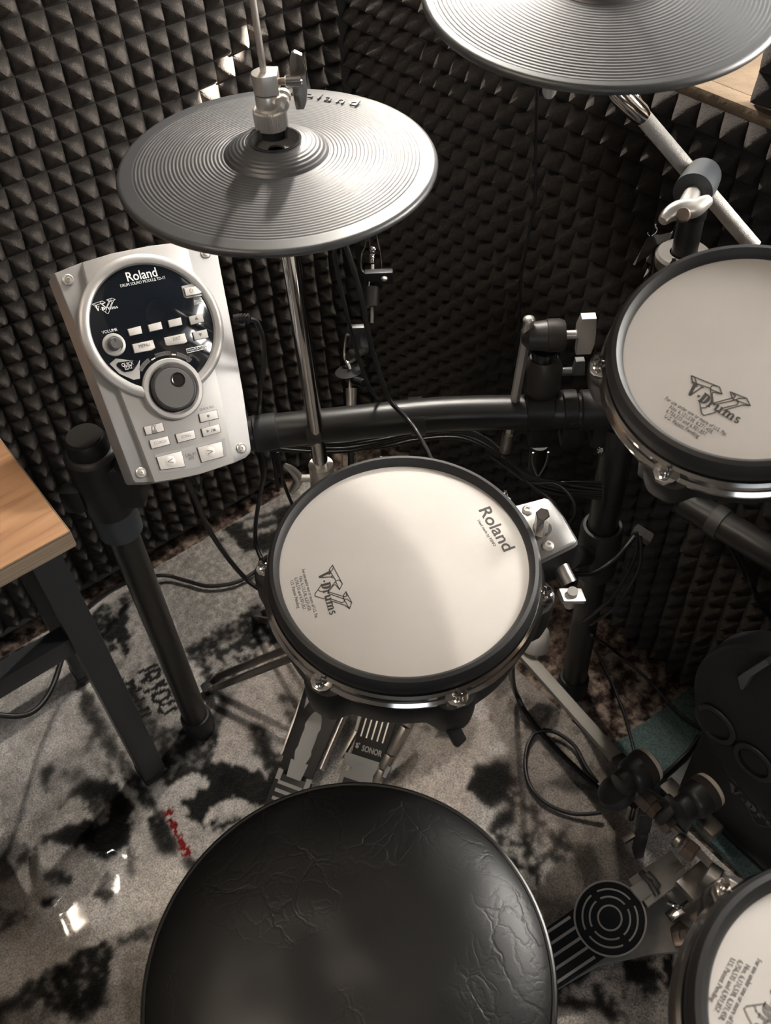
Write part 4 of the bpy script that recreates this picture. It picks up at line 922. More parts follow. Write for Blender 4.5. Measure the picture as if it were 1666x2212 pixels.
# second lower bar running off to the right
s0, s1 = onz(1480, 1085, .50), onz(1700, 1215, .50)
part(MB().cyl(s0, s1, .0215, None, 32), 'side_bar', blackmetal_m); a = s0.lerp(s1, .28); b_ = s0.lerp(s1, .40); part(MB().cyl(a, b_, .0235, None, 28, .001), 'cable_clip', MATS['charcoal_plastic'])
part(MB().box((0, 0, 0), (.02, .03, .012), frame(onz(1388, 1155, .44), (.2, -.3, 1), (1, .4, 0)), .004), 'cable_clip', MATS['charcoal_plastic'])

# pad holder in the middle: clamp head, wing knob, hex rod
ph = thing('pad_holder', 'black clamp head with satin wing knob standing on the rack crossbar', 'pad clamp', None)
bx = onz(1168, 850, .70)
zp = onvert(bx.x, bx.y, 725)
cx = Vector((bx.x, bx.y, zp)); 
mb = MB(); mb.lathe([(.0125, .70), (.0125, zp-.045), (.0160, zp-.04), (.0160, zp-.020)], Matrix.Translation((bx.x, bx.y, 0)), 28); mb.build('stem', M('gloss_black', (.012, .012, .012), .15), ph)
mb = MB(); F = frame(cx, IR, (0, 0, 1))
mb.lathe([(.008, -.030), (.0165, -.022), (.0185, -.004), (.0190, 0), (.0200, .001), (.0200, .016), (.0175, .022), (.008, .0225)], F, 40); mb.build('clamp_head', M('brown_black_plastic', (.030, .026, .023), .45), ph)
mb = MB(); mb.cyl(cx+IR*.022, cx+IR*.040, .0055, None, 24); F = frame(cx+IR*.046, Vector((-.62, -.784, 0)), IR)
mb.prism([(-.0085, -.0265), (.0095, -.0265), (.0125, -.012), (.0125, .004), (.0105, .0265), (-.0065, .0265), (-.0105, .012), (-.0105, .001), (-.0085, 0)], -.006, .006, F, .0012); mb.build('wing_knob', satin_m, ph)
hr0 = Vector(cx)-IR*.022; q2 = atd(1090, 985, float(RM[:, 2] @ (np.array(cx)-CP))+.12)
mb = MB(); top = hr0+Vector((0, 0, .022)); mb.cyl(top, hr0+(q2-hr0)*.78, .0062, None, 6); mb.sphere(top+Vector((0, 0, .002)), .0075, (1, 1, .7)); mb.build('hex_rod', satin_m, ph)
mb = MB(); u = (q2-hr0); mb.cyl(hr0+u*.78, hr0+u*.96, .0085, .0085, 16, .002); mb.build('rod_end', nickel_m, ph)
mb = MB()
for s in (-1, 0, 1): mb.cyl(hr0+u*.96+IR*.003*s, hr0+u*1.02+IR*.003*s, .0009, None, 8)
mb.build('prong', chrome_m, ph)
mb = MB(); c2 = Vector((bx.x, bx.y, .725)); mb.lathe([(.020, -.02), (.024, -.012), (.024, .02), (.017, .034)], Matrix.Translation(c2), 28); mb.build('stem_clamp', MATS['brown_black_plastic'], ph)
mb = MB(); mb.cyl(c2+IR*.02+Vector((0, 0, .01)), c2+IR*.036+Vector((0, 0, .01)), .0055); mb.prism([(-.008, -.004), (.008, -.004), (.006, .018), (-.005, .018)], -.005, .005, frame(c2+IR*.044+Vector((0, 0, .01)), Vector((-.62, -.784, 0)), IR), .001); mb.build('lower_wing_knob', darkalu_m, ph)

# cymbal boom arm
ba = thing('cymbal_boom_arm', 'knurled steel boom arm crossing behind the tom up to the crash cymbal', 'boom arm', None)
d1, d2 = .80, .94
tT = UP+Vector((0, 0, 1.0)); dt_ = float(RM[:, 2] @ (np.array(tT)-CP))
A0 = zz(400, 680, dt_-.02); A1 = zz(1455, 1920, dt_+.02); A = A1-A0
mb = MB(); mb.cyl(A0, A1, .0085, None, 32); mb.build('knurled_rod', knurl_m, ba)
A2 = zz(80, 430, dt_-.04); mb = MB(); mb.cyl(zz(290, 540, dt_-.025), zz(395, 690, dt_-.02), .0070); mb.lathe([(.0085, 0), (.0105, .01), (.0105, .045), (.008, .055)], frame(zz(100, 380, dt_-.05), A0-zz(100, 380, dt_-.05)), 24); mb.tube(smooth_path([zz(270, 420, dt_-.035), zz(330, 480, dt_-.03), zz(370, 560, dt_-.025)], 5), .0035, 12); mb.build('tilter', chrome_m, ba)
mb = MB(); base = CR @ Vector((0, 0, -.015)); mb.cyl(zz(100, 380, dt_-.05), base, .008); mb.cyl(base, CR @ Vector((0, 0, .05)), .004); mb.build('tilter_post', satin_m, ba)
K = zz(950, 1300, dt_-.015); ad_ = A.normalized(); toc = (tocam-K).normalized(); side = ad_.cross(toc).normalized()
mb = MB(); kd = (zz(860, 1430, dt_-.05)-zz(980, 1220, dt_-.0)).normalized()
K0 = zz(975, 1225, dt_+.002); K1 = zz(870, 1400, dt_-.032); mb.lathe([(.015, 0), (.0185, .004), (.0195, .02), (.0195, (K1-K0).length), (.011, (K1-K0).length+.001)], frame(K0, K1-K0), 40); mb.build('clamp_head', bluegrey_m, ba)
K2 = zz(800, 1530, dt_-.055)
mb = MB(); mb.cyl(K1, K2, .0080, None, 24)
wp = smooth_path([zz(582, 1672, dt_-.062), zz(640, 1612, dt_-.060), zz(720, 1570, dt_-.060), zz(800, 1555, dt_-.060), zz(890, 1545, dt_-.060), zz(970, 1500, dt_-.060), zz(1035, 1460, dt_-.060)], 4)
wr = [.0022+.0075*math.sin(PI*(.08+.84*i/(len(wp)-1)))**.8 for i in range(len(wp))]
mb.tube(wp, wr, 14); mb.build('wing_nut', satin_m, ba)
mb = MB(); mb.lathe([(.008, .0), (.006, .008), (.003, .0085)], frame(zz(778, 1605, dt_-.062), tocam-K2), 20); mb.build('bolt_end', brownalu_m, ba)
mb = MB(); mb.lathe([(.0152, .945), (.0152, .965), (.0145, .968)], Matrix.Translation(UP), 32); mb.cyl(UP+Vector((0, 0, .96)), K0.lerp(K1, .6), .010, None, 20); mb.build('stem', black_m, ba)
mb = MB(); mb.lathe([(.0157, .957), (.0157, .962)], Matrix.Translation(UP), 32); mb.build('chrome_ring', chrome_m, ba)

# ------------------------------------------------------------------ sound module
from math import sin, cos
_ro = Vector((.836, .184, -.198)); _rot = Matrix.Rotation(_ro.length, 4, _ro)
MOD = Matrix.Translation((.293, .819, .837)) @ _rot
mod = thing('sound_module', 'silver electronic drum sound module with round black display panel', 'sound module', MOD)
za = lambda x, y: (100+x/3.622, 500+y/3.622)
zb = lambda x, y: (180+x/5.206, 560+y/5.206)
def L2(p, z=0.0):
    o = MOD @ Vector((0, 0, z)); q = MOD.inverted() @ onp(p[0], p[1], tuple(o), tuple(MOD.to_3x3() @ Vector((0, 0, 1)))); return (q.x, q.y)
outer = [L2(za(*p), -.006) for p in ((65, 325), (280, 240), (520, 168), (800, 112), (1080, 78), (1335, 62), (1345, 190), (1440, 700), (1540, 1250), (1603, 1700), (1598, 1735), (1560, 1770), (1470, 1812), (1200, 1900), (1000, 1940), (850, 1962), (700, 1966), (682, 1950), (400, 1200), (230, 750))]
inner = [L2(za(*p), 0) for p in ((285, 240), (530, 168), (800, 112), (1080, 78), (1112, 150), (1235, 650), (1360, 1250), (1472, 1808), (1200, 1900), (1000, 1940), (850, 1962), (560, 1200), (400, 720))]
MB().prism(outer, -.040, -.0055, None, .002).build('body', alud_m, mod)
MB().prism(inner, -.006, 0, None, .0012).build('centre_panel', alu_m, mod)
RC = L2(za(838, 748)); rr = (Vector(L2(za(1402, 760)))-Vector(L2(za(273, 740)))).length/2
ring_gap = lambda a: False
DC = L2(za(985, 1235)); dr = (Vector(L2(za(1220, 1235)))-Vector(L2(za(748, 1235)))).length/2
mb = MB()
# bezel ring, open where the dial ring cuts it
n = 140; pr = [(rr, -.001), (rr-.0005, .0035), (rr-.003, .0055), (rr-.007, .0060), (rr-.0105, .0045), (rr-.012, .002), (rr-.0125, 0)]
ax_ = math.atan2(DC[1]-RC[1], DC[0]-RC[0]); half = .40
vs = []; fs = []
for i in range(n+1):
    a = ax_+half+(2*PI-2*half)*i/n
    for r, z in pr: vs.append((RC[0]+r*cos(a), RC[1]+r*sin(a), z))
m_ = len(pr)
for i in range(n):
    for j in range(m_-1): fs.append((i*m_+j, i*m_+j+1, (i+1)*m_+j+1, (i+1)*m_+j))
fs += [tuple(range(m_)), tuple(n*m_+j for j in range(m_-1, -1, -1))]
mb.add(vs, fs); mb.build('bezel_ring', alu_m, mod)
gr = rr-.012
MB().lathe([(gr, .0002), (gr, .0016), (gr-.0004, .0018)], Matrix.Translation((RC[0], RC[1], 0)), 96).build('display_panel', glass_m, mod)
mb = MB(); mb.lathe([(dr, 0), (dr, .0045), (dr-.0015, .006), (dr-.005, .0062), (dr-.0075, .004), (dr-.0078, .002)], Matrix.Translation((DC[0], DC[1], 0)), 72); mb.build('dial_ring', alu_m, mod)
MB().lathe([(dr-.0085, .002), (dr-.0085, .0075), (dr-.0105, .0085), (dr-.011, .0085)], Matrix.Translation((DC[0], DC[1], 0)), 72).build('dial', black_m, mod)
kd_ = MB().lathe([(dr-.0115, .008), (dr-.0125, .0092), (.001, .0095)], Matrix.Translation((DC[0], DC[1], 0)), 72).build('dial_face', knob_m, mod)
fx = L2(za(1030, 1160), .009); MB().lathe([(.0082, .0094), (.0082, .0098), (.0070, .0098), (.0045, .0088), (.001, .0084)], Matrix.Translation((fx[0], fx[1], .0003)), 32).build('finger_dimple', M('gloss_black', (.012, .012, .012), .15), mod)
# volume knob
vc = L2(zb(338, 968)); MB().lathe([(.0125, .0015), (.0125, .0040), (.0115, .0046), (.0092, .0046), (.0088, .003)], Matrix.Translation((vc[0], vc[1], 0)), 40).build('volume_ring', alu_m, mod)
vk = MB().lathe([(.0070, .003), (.0066, .0110), (.0056, .0118), (.001, .0118)], Matrix.Translation((vc[0], vc[1], 0)), 32).build('volume_knob', knob_m, mod)
MB().box((vc[0], vc[1]+.0035, .0120), (.0006, .004, .0004)).build('pointer', black_m, vk)
def rrect(w, h, r=.0008, n=3):
    out = []
    for cx_, cy_, a0 in ((w/2-r, h/2-r, 0), (-w/2+r, h/2-r, PI/2), (-w/2+r, -h/2+r, PI), (w/2-r, -h/2+r, 3*PI/2)):
        for k in range(n+1): a = a0+PI/2*k/n; out.append((cx_+r*cos(a), cy_+r*sin(a)))
    return out
def quad_button(corners, zz_, hgt, name='button', mat=None, shrink=0.0, edge=True, src=zb):
    pts = [Vector(L2(src(*p), zz_)) for p in corners]; c = sum(pts, Vector((0, 0)))/len(pts)
    if edge:
        e = [tuple(p+(p-c).normalized()*.0007) for p in pts]; MB().prism(e, zz_-.0004, zz_+.0003, None).build('button_surround', ink_m, mod)
    q = [tuple(p) for p in pts]; o = MB().prism(q, zz_-.0002, zz_+hgt, None, .0005).build(name, mat or button_m, mod); return o, c
btn = [((497, 790), (640, 752), (660, 836), (520, 866)), ((725, 742), (868, 706), (888, 786), (745, 818)), ((950, 692), (1092, 657), (1110, 740), (968, 770)),
       ((1183, 650), (1330, 612), (1355, 705), (1208, 740)), ((1228, 825), (1380, 790), (1405, 880), (1252, 915)),
       ((548, 960), (778, 910), (805, 1000), (770, 1025), (575, 1060)), ((905, 885), (1135, 835), (1165, 930), (1130, 950), (945, 975), (925, 965)), ((1130, 330), (1255, 305), (1325, 372), (1312, 390), (1152, 418))]
mb0 = [zb(1096, 310), zb(1250, 270), zb(1400, 400), zb(1160, 445), zb(1125, 430)]; MB().prism([L2(p) for p in mb0], .0012, .0026, None, .0006).build('power_surround', alu_m, mod)
for bt in btn: quad_button(bt, .0020 if bt is not btn[7] else .003, .0018)
def tx(p0, p1, s, size, mat, z=.0020, name='panel_text', bold=0., src=zb, w=True):
    a = Vector(L2(src(*p0))); b2 = Vector(L2(src(*p1))); return text(name, s, mat, mod, flat2d(a, b2, z), size, bold, width=(b2-a).length if w else None, depth=.00008)
tx((487, 258), (826, 196), 'Roland', .0145, white_m, bold=.012, name='brand_text'); tx((414, 322), (916, 225), 'DRUM SOUND MODULE TD-15', .0046, white_m, bold=.0)
tx((210, 845), (380, 808), 'VOLUME', .0046, white_m, bold=.0); tx((615, 1006), (738, 982), 'MENU', .0050, inkg_m, .0040); tx((1000, 925), (1085, 908), 'EXIT', .0050, inkg_m, .0040)
tx((428, 1218), (558, 1190), 'QUICK', .0056, white_m, bold=.004, z=.0034); tx((462, 1252), (545, 1234), 'EDIT', .0056, white_m, bold=.004, z=.0034)
tx((1170, 1043), (1398, 995), 'SuperNATURAL', .0044, white_m, bold=.0, z=.0022); tx((1240, 482), (1335, 462), 'BEHAVIOR', .0026, white_m, bold=.0); tx((1240, 502), (1340, 482), 'MODELING', .0026, white_m); tx((1244, 522), (1344, 500), 'CONTROL', .0026, white_m)
mb = MB(); P4 = [L2(zb(*p)) for p in ((1152, 1014), (1405, 958), (1412, 998), (1165, 1058))]; ribbon(mb, P4+[P4[0]], .0007, .0019, .0021); mb.build('text_frame', white_m, mod)
# quick edit button and its bright surround
MB().prism([L2(zb(*p)) for p in ((290, 1180), (360, 1120), (520, 1140), (628, 1140), (632, 1345), (560, 1360), (400, 1290))], .0017, .0021, None).build('edit_surround', alu_m, mod)
MB().prism([L2(zb(*p)) for p in ((365, 1185), (385, 1165), (615, 1135), (630, 1150), (565, 1245), (545, 1262), (465, 1275), (440, 1265), (370, 1205))], .002, .0033, None, .0005).build('quick_edit_button', glass_m, mod)
# curved labels over the dial
def arc_label(a0, a1, s, nm):
    r0, r1 = dr+.0035, dr+.0080; n = 10
    c0 = Vector(DC); poly = [tuple(c0+Vector((r0*cos(a0+(a1-a0)*k/n), r0*sin(a0+(a1-a0)*k/n)))) for k in range(n+1)]+[tuple(c0+Vector((r1*cos(a1+(a0-a1)*k/n), r1*sin(a1+(a0-a1)*k/n)))) for k in range(n+1)]
    MB().prism(poly, .0018, .0021).build('arc_label', greyprint_m, mod)
    cols = len(s); rm = r0+.0010
    for i, ch in enumerate(s):
        a = a0+(a1-a0)*(i+.6)/(cols+.2); p = c0+Vector((rm*cos(a), rm*sin(a))); text('panel_letter', ch, ink_m, mod, Matrix.Translation((p.x, p.y, .0022)) @ Matrix.Rotation(a-PI/2, 4, 'Z'), .0038, .01, 'CENTER', depth=.00006)
def ang_m(p): q = Vector(L2(zb(*p)))-Vector(DC); return math.atan2(q.y, q.x)
for (p0, p1, s) in (((645, 1260), (750, 1150), 'TUNING'), ((810, 1105), (978, 1072), 'MUFFLING'), ((1045, 1075), (1210, 1140), 'STRAINER')): arc_label(ang_m(p0), ang_m(p1), s, s)
mb = MB(); ribbon(mb, [L2(zb(765, 1135)), L2(zb(800, 1115))], .0014, .0018, .0022); ribbon(mb, [L2(zb(992, 1075)), L2(zb(1030, 1078))], .0014, .0018, .0022); mb.build('label_dash', white_m, mod)
# emblem on the panel
k = .62*(Vector(L2(zb(390, 545)))-Vector(L2(zb(150, 595)))).length/LW*1.0
e0 = Vector(L2(zb(140, 590))); e1 = Vector(L2(zb(388, 555))); ea = math.atan2(e1.y-e0.y, e1.x-e0.x); sc_ = (e1-e0).length/LW
mb = MB()
for Lg in LOGO_UV: ribbon(mb, [(u*sc_, v*sc_*1.0) for u, v in Lg], .0005, 0, .0002)
R_ = Matrix.Translation((e0.x, e0.y, .0018)) @ Matrix.Rotation(ea, 4, 'Z') @ Matrix.Rotation(math.radians(-0), 4, 'Z'); mb.v = [tuple(R_ @ Vector(v)) for v in mb.v]; mb.build('emblem', white_m, mod)
wordmark(mod, R_, white_m, (e1-e0).length, .0042, .0003)
for p, up in (((1272, 662), 1), ((1318, 850), -1)):
    c = Vector(L2(zb(*p), .004)); MB().prism([(c.x-.0022, c.y-.0018*up), (c.x+.0022, c.y-.0018*up), (c.x, c.y+.0020*up)], .0037, .0041).build('arrow_mark', inkg_m, mod)
mb = MB(); c = Vector(L2(zb(1214, 352), .005)); arc = [(c.x+.0020*cos(a), c.y+.0020*sin(a)) for a in [PI*.5+.6+(2*PI-1.2)*i/16 for i in range(17)]]; ribbon(mb, arc, .0004, .0047, .005); ribbon(mb, [(c.x, c.y+.0003), (c.x, c.y+.0026)], .0004, .0047, .005); mb.build('power_mark', inkg_m, mod)
# lower buttons
low = [((762, 1532), (905, 1496), (922, 1560), (782, 1595)), ((805, 1638), (948, 1602), (968, 1665), (825, 1702)), ((1010, 1588), (1152, 1555), (1168, 1618), (1030, 1655)), ((1192, 1430), (1330, 1396), (1345, 1462), (1208, 1496)), ((1212, 1545), (1350, 1508), (1362, 1570), (1228, 1608)),
       ((862, 1768), (1055, 1720), (1085, 1840), (895, 1866)), ((1180, 1692), (1370, 1645), (1388, 1760), (1215, 1808))]
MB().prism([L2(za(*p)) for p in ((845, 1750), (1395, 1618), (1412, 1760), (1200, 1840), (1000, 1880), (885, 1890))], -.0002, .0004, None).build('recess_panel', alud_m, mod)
for bt in low: quad_button(bt, .0006, .0014, src=za)
ttx = lambda p0, p1, s, size, z=.0026, name='panel_text', bold=0: tx(p0, p1, s, size, inkg_m, z, name, bold, za)
ttx((842, 1672), (935, 1650), 'COACH', .0046, .0020); ttx((1055, 1622), (1128, 1604), 'SONG', .0046, .0020); ttx((1202, 1405), (1315, 1378), 'QUICK REC', .0040, .0002); ttx((1092, 1770), (1170, 1748), 'DRUM', .0050, .0006); ttx((1118, 1790), (1160, 1779), 'KIT', .0050, .0006)
for p, ch in (((972, 1797), '<'), ((1285, 1722), '>')):
    c = Vector(L2(za(*p), .003)); MB().lathe([(.0062, .0019), (.0058, .00215), (.001, .0022)], Matrix.Translation((c.x, c.y, 0)), 32).build('button_dimple', M('pale_button', (.66, .63, .60), .45, .15), mod)
    mb = MB(); s = 1 if ch == '>' else -1; ribbon(mb, [(c.x-s*.003, c.y+.0022), (c.x+s*.003, c.y), (c.x-s*.003, c.y-.0022)], .0008, .0022, .0025); mb.build('arrow_mark', inkg_m, mod)
mb = MB(); c = Vector(L2(za(842, 1548), .002)); ribbon(mb, [(c.x-.003, c.y-.004), (c.x-.0012, c.y+.004), (c.x+.0008, c.y+.004), (c.x+.003, c.y-.004), (c.x-.003, c.y-.004)], .0006, .0020, .0023); mb.prism([(c.x-.0028, c.y-.004), (c.x+.0028, c.y-.004), (c.x+.002, c.y-.001), (c.x-.002, c.y-.001)], .0020, .0024); ribbon(mb, [(c.x, c.y-.001), (c.x+.003, c.y+.004)], .0006, .0020, .0024); mb.build('metronome_mark', inkg_m, mod)
c = Vector(L2(za(1268, 1443), .002)); MB().lathe([(.0016, .002), (.0015, .0024)], Matrix.Translation((c.x, c.y, 0)), 20).build('record_mark', inkg_m, mod)
mb = MB(); c = Vector(L2(za(1265, 1562), .002)); mb.prism([(c.x-.0015, c.y-.0016), (c.x+.002, c.y), (c.x-.0015, c.y+.0016)], .002, .0024); c = Vector(L2(za(1315, 1553), .002)); mb.prism([(c.x-.0014, c.y-.0014), (c.x+.0014, c.y-.0014), (c.x+.0014, c.y+.0014), (c.x-.0014, c.y+.0014)], .002, .0024); a = Vector(L2(za(1285, 1570))); b2 = Vector(L2(za(1292, 1545))); ribbon(mb, [a, b2], .0005, .002, .0024); mb.build('play_mark', inkg_m, mod)
mb = MB(); ribbon(mb, [L2(za(1273, 1490)), L2(za(1281, 1520))], .0005, .0, .0002); mb.build('link_line', inkg_m, mod)
for p in ((170, 378), (1248, 170), (742, 1888), (1528, 1695)):
    c = Vector(L2(za(*p), -.005)); z0 = -.0056; MB().lathe([(.0062, z0), (.0060, z0+.0015), (.0050, z0+.0022), (.0040, z0+.0012), (.0034, z0+.0012), (.0030, z0+.0024), (.0015, z0+.0026), (.0012, z0+.0014)], Matrix.Translation((c.x, c.y, 0)), 24).build('corner_screw', satin_m, mod)
# plug and rear bracket
MB().box((.01, 0, -.062), (.09, .13, .045), None, .006).build('rear_housing', black_m, mod)
pb = MOD.inverted() @ (LP+Vector((0, 0, .66)))
MB().tube([Vector((-.02, -.05, -.07)), Vector((-.04, -.09, -.08)), pb+Vector((.02, .0, 0))], .012, 16).build('mount_arm', black_m, mod)
pg0 = MOD.inverted() @ atd(505, 689, 1.02); mb = MB(); mb.cyl(pg0, MOD.inverted() @ atd(540, 688, 1.02), .0050, .0042, 16)
for k in range(4): q = pg0.lerp(MOD.inverted() @ atd(540, 688, 1.02), .3+.2*k); mb.lathe([(.0058, -.001), (.0058, .001)], frame(q, (MOD.inverted() @ atd(540, 688, 1.02))-pg0), 16)
mb.build('plug', black_m, mod)

# ------------------------------------------------------------------ throne
TH = Matrix.Translation((.090, .234, .628)); R0 = .1765
th = thing('drum_throne', 'round black creased leatherette drum throne in the foreground', 'stool', Matrix.Translation((.090, .236, 0)))
prof = [(R0*.985, -.06), (R0*.995, -.055), (R0*.995, -.008)]
mb = MB(); mb.lathe([(R0*.96, .545), (R0*.99, .56), (R0*.995, .615)], None, 128, True, False); mb.build('seat_side', leather_m, th)
nr, na = 60, 160; vs = []; fs = []
for i in range(nr+1):
    r = R0*.985*i/nr if i else 1e-4
    for j in range(na):
        a = 2*PI*j/na; q = r/R0; z = .630+.034*(1-q**2.6)**.75 if q < 1 else .630
        z -= .006*math.exp(-(r/.09)**2)
        x, y = r*cos(a), r*sin(a); z += .0012*noise.noise(Vector((x*22, y*22, 0)))*(1-q)*2 
        vs.append((x, y, z))
for i in range(nr):
    for j in range(na): k = (j+1) % na; fs.append((i*na+j, i*na+k, (i+1)*na+k, (i+1)*na+j))
fs.append(tuple(range(na))); ob = MB().add(vs, fs).build('seat', leather_m, th, 80)
MB().tube([(R0*cos(2*PI*i/128), R0*sin(2*PI*i/128), .6285) for i in range(128)], .0030, 10, True).build('piping', M('black_piping', (.012, .012, .012), .3), th)
MB().lathe([(.03, .50), (.05, .54), (.09, .545)], None, 32).build('seat_mount', black_m, th)
MB().cyl((0, 0, .08), (0, 0, .51), .015).build('pole', chrome_m, th)
for k in range(3):
    a = PI*.17+2*PI*k/3; d = Vector((cos(a), sin(a), 0)); mb = MB(); mb.bar(d*.015+Vector((0, 0, .28)), d*.17+Vector((0, 0, .03)), .022, .005, (0, 0, 1), .001); lg = mb.build('leg', chrome_m, th); MB().box((d.x*.172, d.y*.172, .026), (.026, .026, .026), None, .006).build('rubber_foot', rubber_m, lg)

# ------------------------------------------------------------------ desk
zt_ = .765; c0 = onz(149, 1147, zt_)
dk = thing('desk', 'wood-topped desk with dark metal legs at the left edge', 'desk', Matrix.Translation((c0.x, c0.y, 0)))
MB().box((-.55, .235, zt_-.012), (1.1, .47, .024), None, .0008).build('desktop', wood_m, dk)
ed = MB(); ed.box((-.55, -.0008, zt_-.012), (1.1, .0012, .0225)); ed.box((.0008, .235, zt_-.012), (.0012, .47, .0225)); ed.build('desktop_edge', woodedge_m, dk)
lx, ly = .088-c0.x, .882-c0.y
for x, y in ((lx, ly), (lx-.9, ly), (lx, ly+.26), (lx-.9, ly+.26)):
    lg = MB().box((x, y, (zt_-.024+.016)/2), (.040, .040, zt_-.024-.016), None, .003).build('leg', desk_metal_m, dk)
    MB().box((x, y, .021), (.043, .043, .016), None, .003).build('foot_cap', black_m, lg)
MB().box((lx-.45, ly, .435), (.862, .03, .035), None, .003).build('stretcher', desk_metal_m, dk)
MB().box((lx-.45, ly, zt_-.045), (.862, .03, .036), None, .003).build('top_rail', desk_metal_m, dk)
q = onz(92, 1213, .70); MB().sphere((q.x-c0.x, q.y-c0.y, .712), .008, (1, 1, .8)).build('light_knob', white_m, dk)

# ------------------------------------------------------------------ double bass pedal
bp = thing('bass_pedal', 'double bass drum pedal with round ribbed toe plate in front of the kick pad', 'pedal', None)
PX, PY = .62, .215       # axle middle
YD = Vector((-.10, -.995, 0)).normalized(); XD = Vector((.995, -.10, 0)).normalized()
ctr = onz(1318, 1983, .085); heel = onz(1100, 2130, .03)
dirf = (ctr-heel); dirf.normalize(); Fp = frame(ctr, Vector((0, 0, 1)).cross(dirf).cross(dirf)*-1 if False else (dirf.cross(Vector((0, 0, 1)).cross(dirf))), dirf)
# make sure the plate faces up
if (Fp.to_3x3() @ Vector((0, 0, 1))).z < 0: Fp = frame(ctr, -(dirf.cross(Vector((0, 0, 1)).cross(dirf))), dirf)
rt = .0515
MB().prism([(-.26, -.036), (-.26, .036), (-.02, .038), (-.02, -.038)], -.006, -.001, Fp, .001).build('footboard', matte_m, bp)
MB().lathe([(rt, -.005), (rt, .0005), (rt-.001, .001)], Fp, 72).build('toe_disc', matte_m, bp)
mb = MB(); mb.lathe([(rt+.0005, -.003), (rt+.0005, .002), (rt-.002, .0022), (rt-.0024, .0005)], Fp, 96, False, False); mb.build('disc_rim', steelgrey_m, bp)
def arcs(r0, r1, gaps):
    mb = MB(); n = 24
    for a0, a1 in gaps:
        poly = [(r0*cos(a0+(a1-a0)*k/n), r0*sin(a0+(a1-a0)*k/n)) for k in range(n+1)]+[(r1*cos(a1+(a0-a1)*k/n), r1*sin(a1+(a0-a1)*k/n)) for k in range(n+1)]
        mb.prism(poly, .0008, .0018, Fp)
    mb.build('raised_arc', steelgrey_m, bp)
g4 = [(PI/4*0+.13+k*PI/2, PI/2-.13+k*PI/2) for k in range(4)]
arcs(.038, .0405, [(a+.0, b) for a, b in g4]); arcs(.0275, .030, g4); arcs(.0155, .018, [(0, PI), (PI, 2*PI)])
for k in range(5): MB().prism([(-.26, -.033+k*.0155), (-.26, -.029+k*.0155), (-.048, -.029+k*.0155), (-.048, -.033+k*.0155)], -.001, .0006, Fp).build('raised_stripe', steelgrey_m, bp)
mb = MB(); P_ = [onz(x, y, .012) for x, y in ((1190, 2212), (1205, 2140), (1290, 2090), (1400, 2065), (1475, 2060), (1520, 2040), (1560, 1960), (1500, 1900), (1400, 1960), (1200, 2060), (1150, 2120), (1150, 2212))]
ctrb = sum(P_, Vector())/len(P_)
k = [(p.x, p.y) for p in P_]; mb.prism(k, .015, .022, None, .002); mb.build('base_plate', frost_m, bp)
mb = MB(); z8 = lambda x, y, z: onz(1280+x/4.316, 1560+y/4.316, z)
pl = [z8(*p, .105) for p in ((340, 1460), (730, 1195), (790, 1265), (840, 1330), (915, 1440), (810, 1500), (520, 1720))]
mb.prism([(p.x, p.y) for p in pl], .100, .105, None, .0006); mb.build('top_plate', frost_m, bp)
mb = MB(); pl = [z8(*p, .109) for p in ((722, 1320), (800, 1285), (850, 1340), (775, 1402))]; mb.prism([(p.x, p.y) for p in pl], .1052, .1068, None, .0004); mb.build('plate_clip', nickel_m, bp)
mb = MB(); mb.box((0, 0, 0), (.010, .026, .014), frame(z8(560, 1480, .112), (0, 0, 1), XD), .003); mb.tube([z8(455, 1400, .108), z8(540, 1490, .116), z8(605, 1610, .108)], .005, 12); mb.build('chain_clip', darkalu_m, bp)
mb = MB(); mb.box((0, 0, 0), (.030, .024, .006), frame(z8(470, 1560, .108), (0, 0, 1), XD), .002); mb.build('toe_stop', steelgrey_m, bp)
# axle, hubs and posts
axl = lambda t, z=.17: Vector((PX, PY, z))+YD*t
z9 = lambda x, y, z: onz(1280+x/4.316, 1560+y/4.316, z)
Ax0, Ax1 = z9(430, 650, .175), z9(1330, 1560, .175)
AD = (Ax1-Ax0).normalized()
mb = MB(); mb.cyl(Ax0, Ax1, .0062, None, 6); mb.build('axle', nickel_m, bp)
def hub(x0, y0, x1, y1, r, mat, name='hub', n=6, z=.175): mb = MB(); mb.cyl(z9(x0, y0, z), z9(x1, y1, z), r, None, n, .0015); mb.build(name, mat, bp)
hub(430, 650, 560, 790, .016, brownalu_m); hub(550, 790, 620, 860, .013, brownalu_m); hub(640, 880, 740, 990, .0145, brownalu_m); hub(860, 1160, 960, 1240, .0155, brownalu_m); hub(1060, 1400, 1180, 1480, .017, nickel_m, n=24); hub(780, 1080, 830, 1130, .012, nickel_m, n=20)
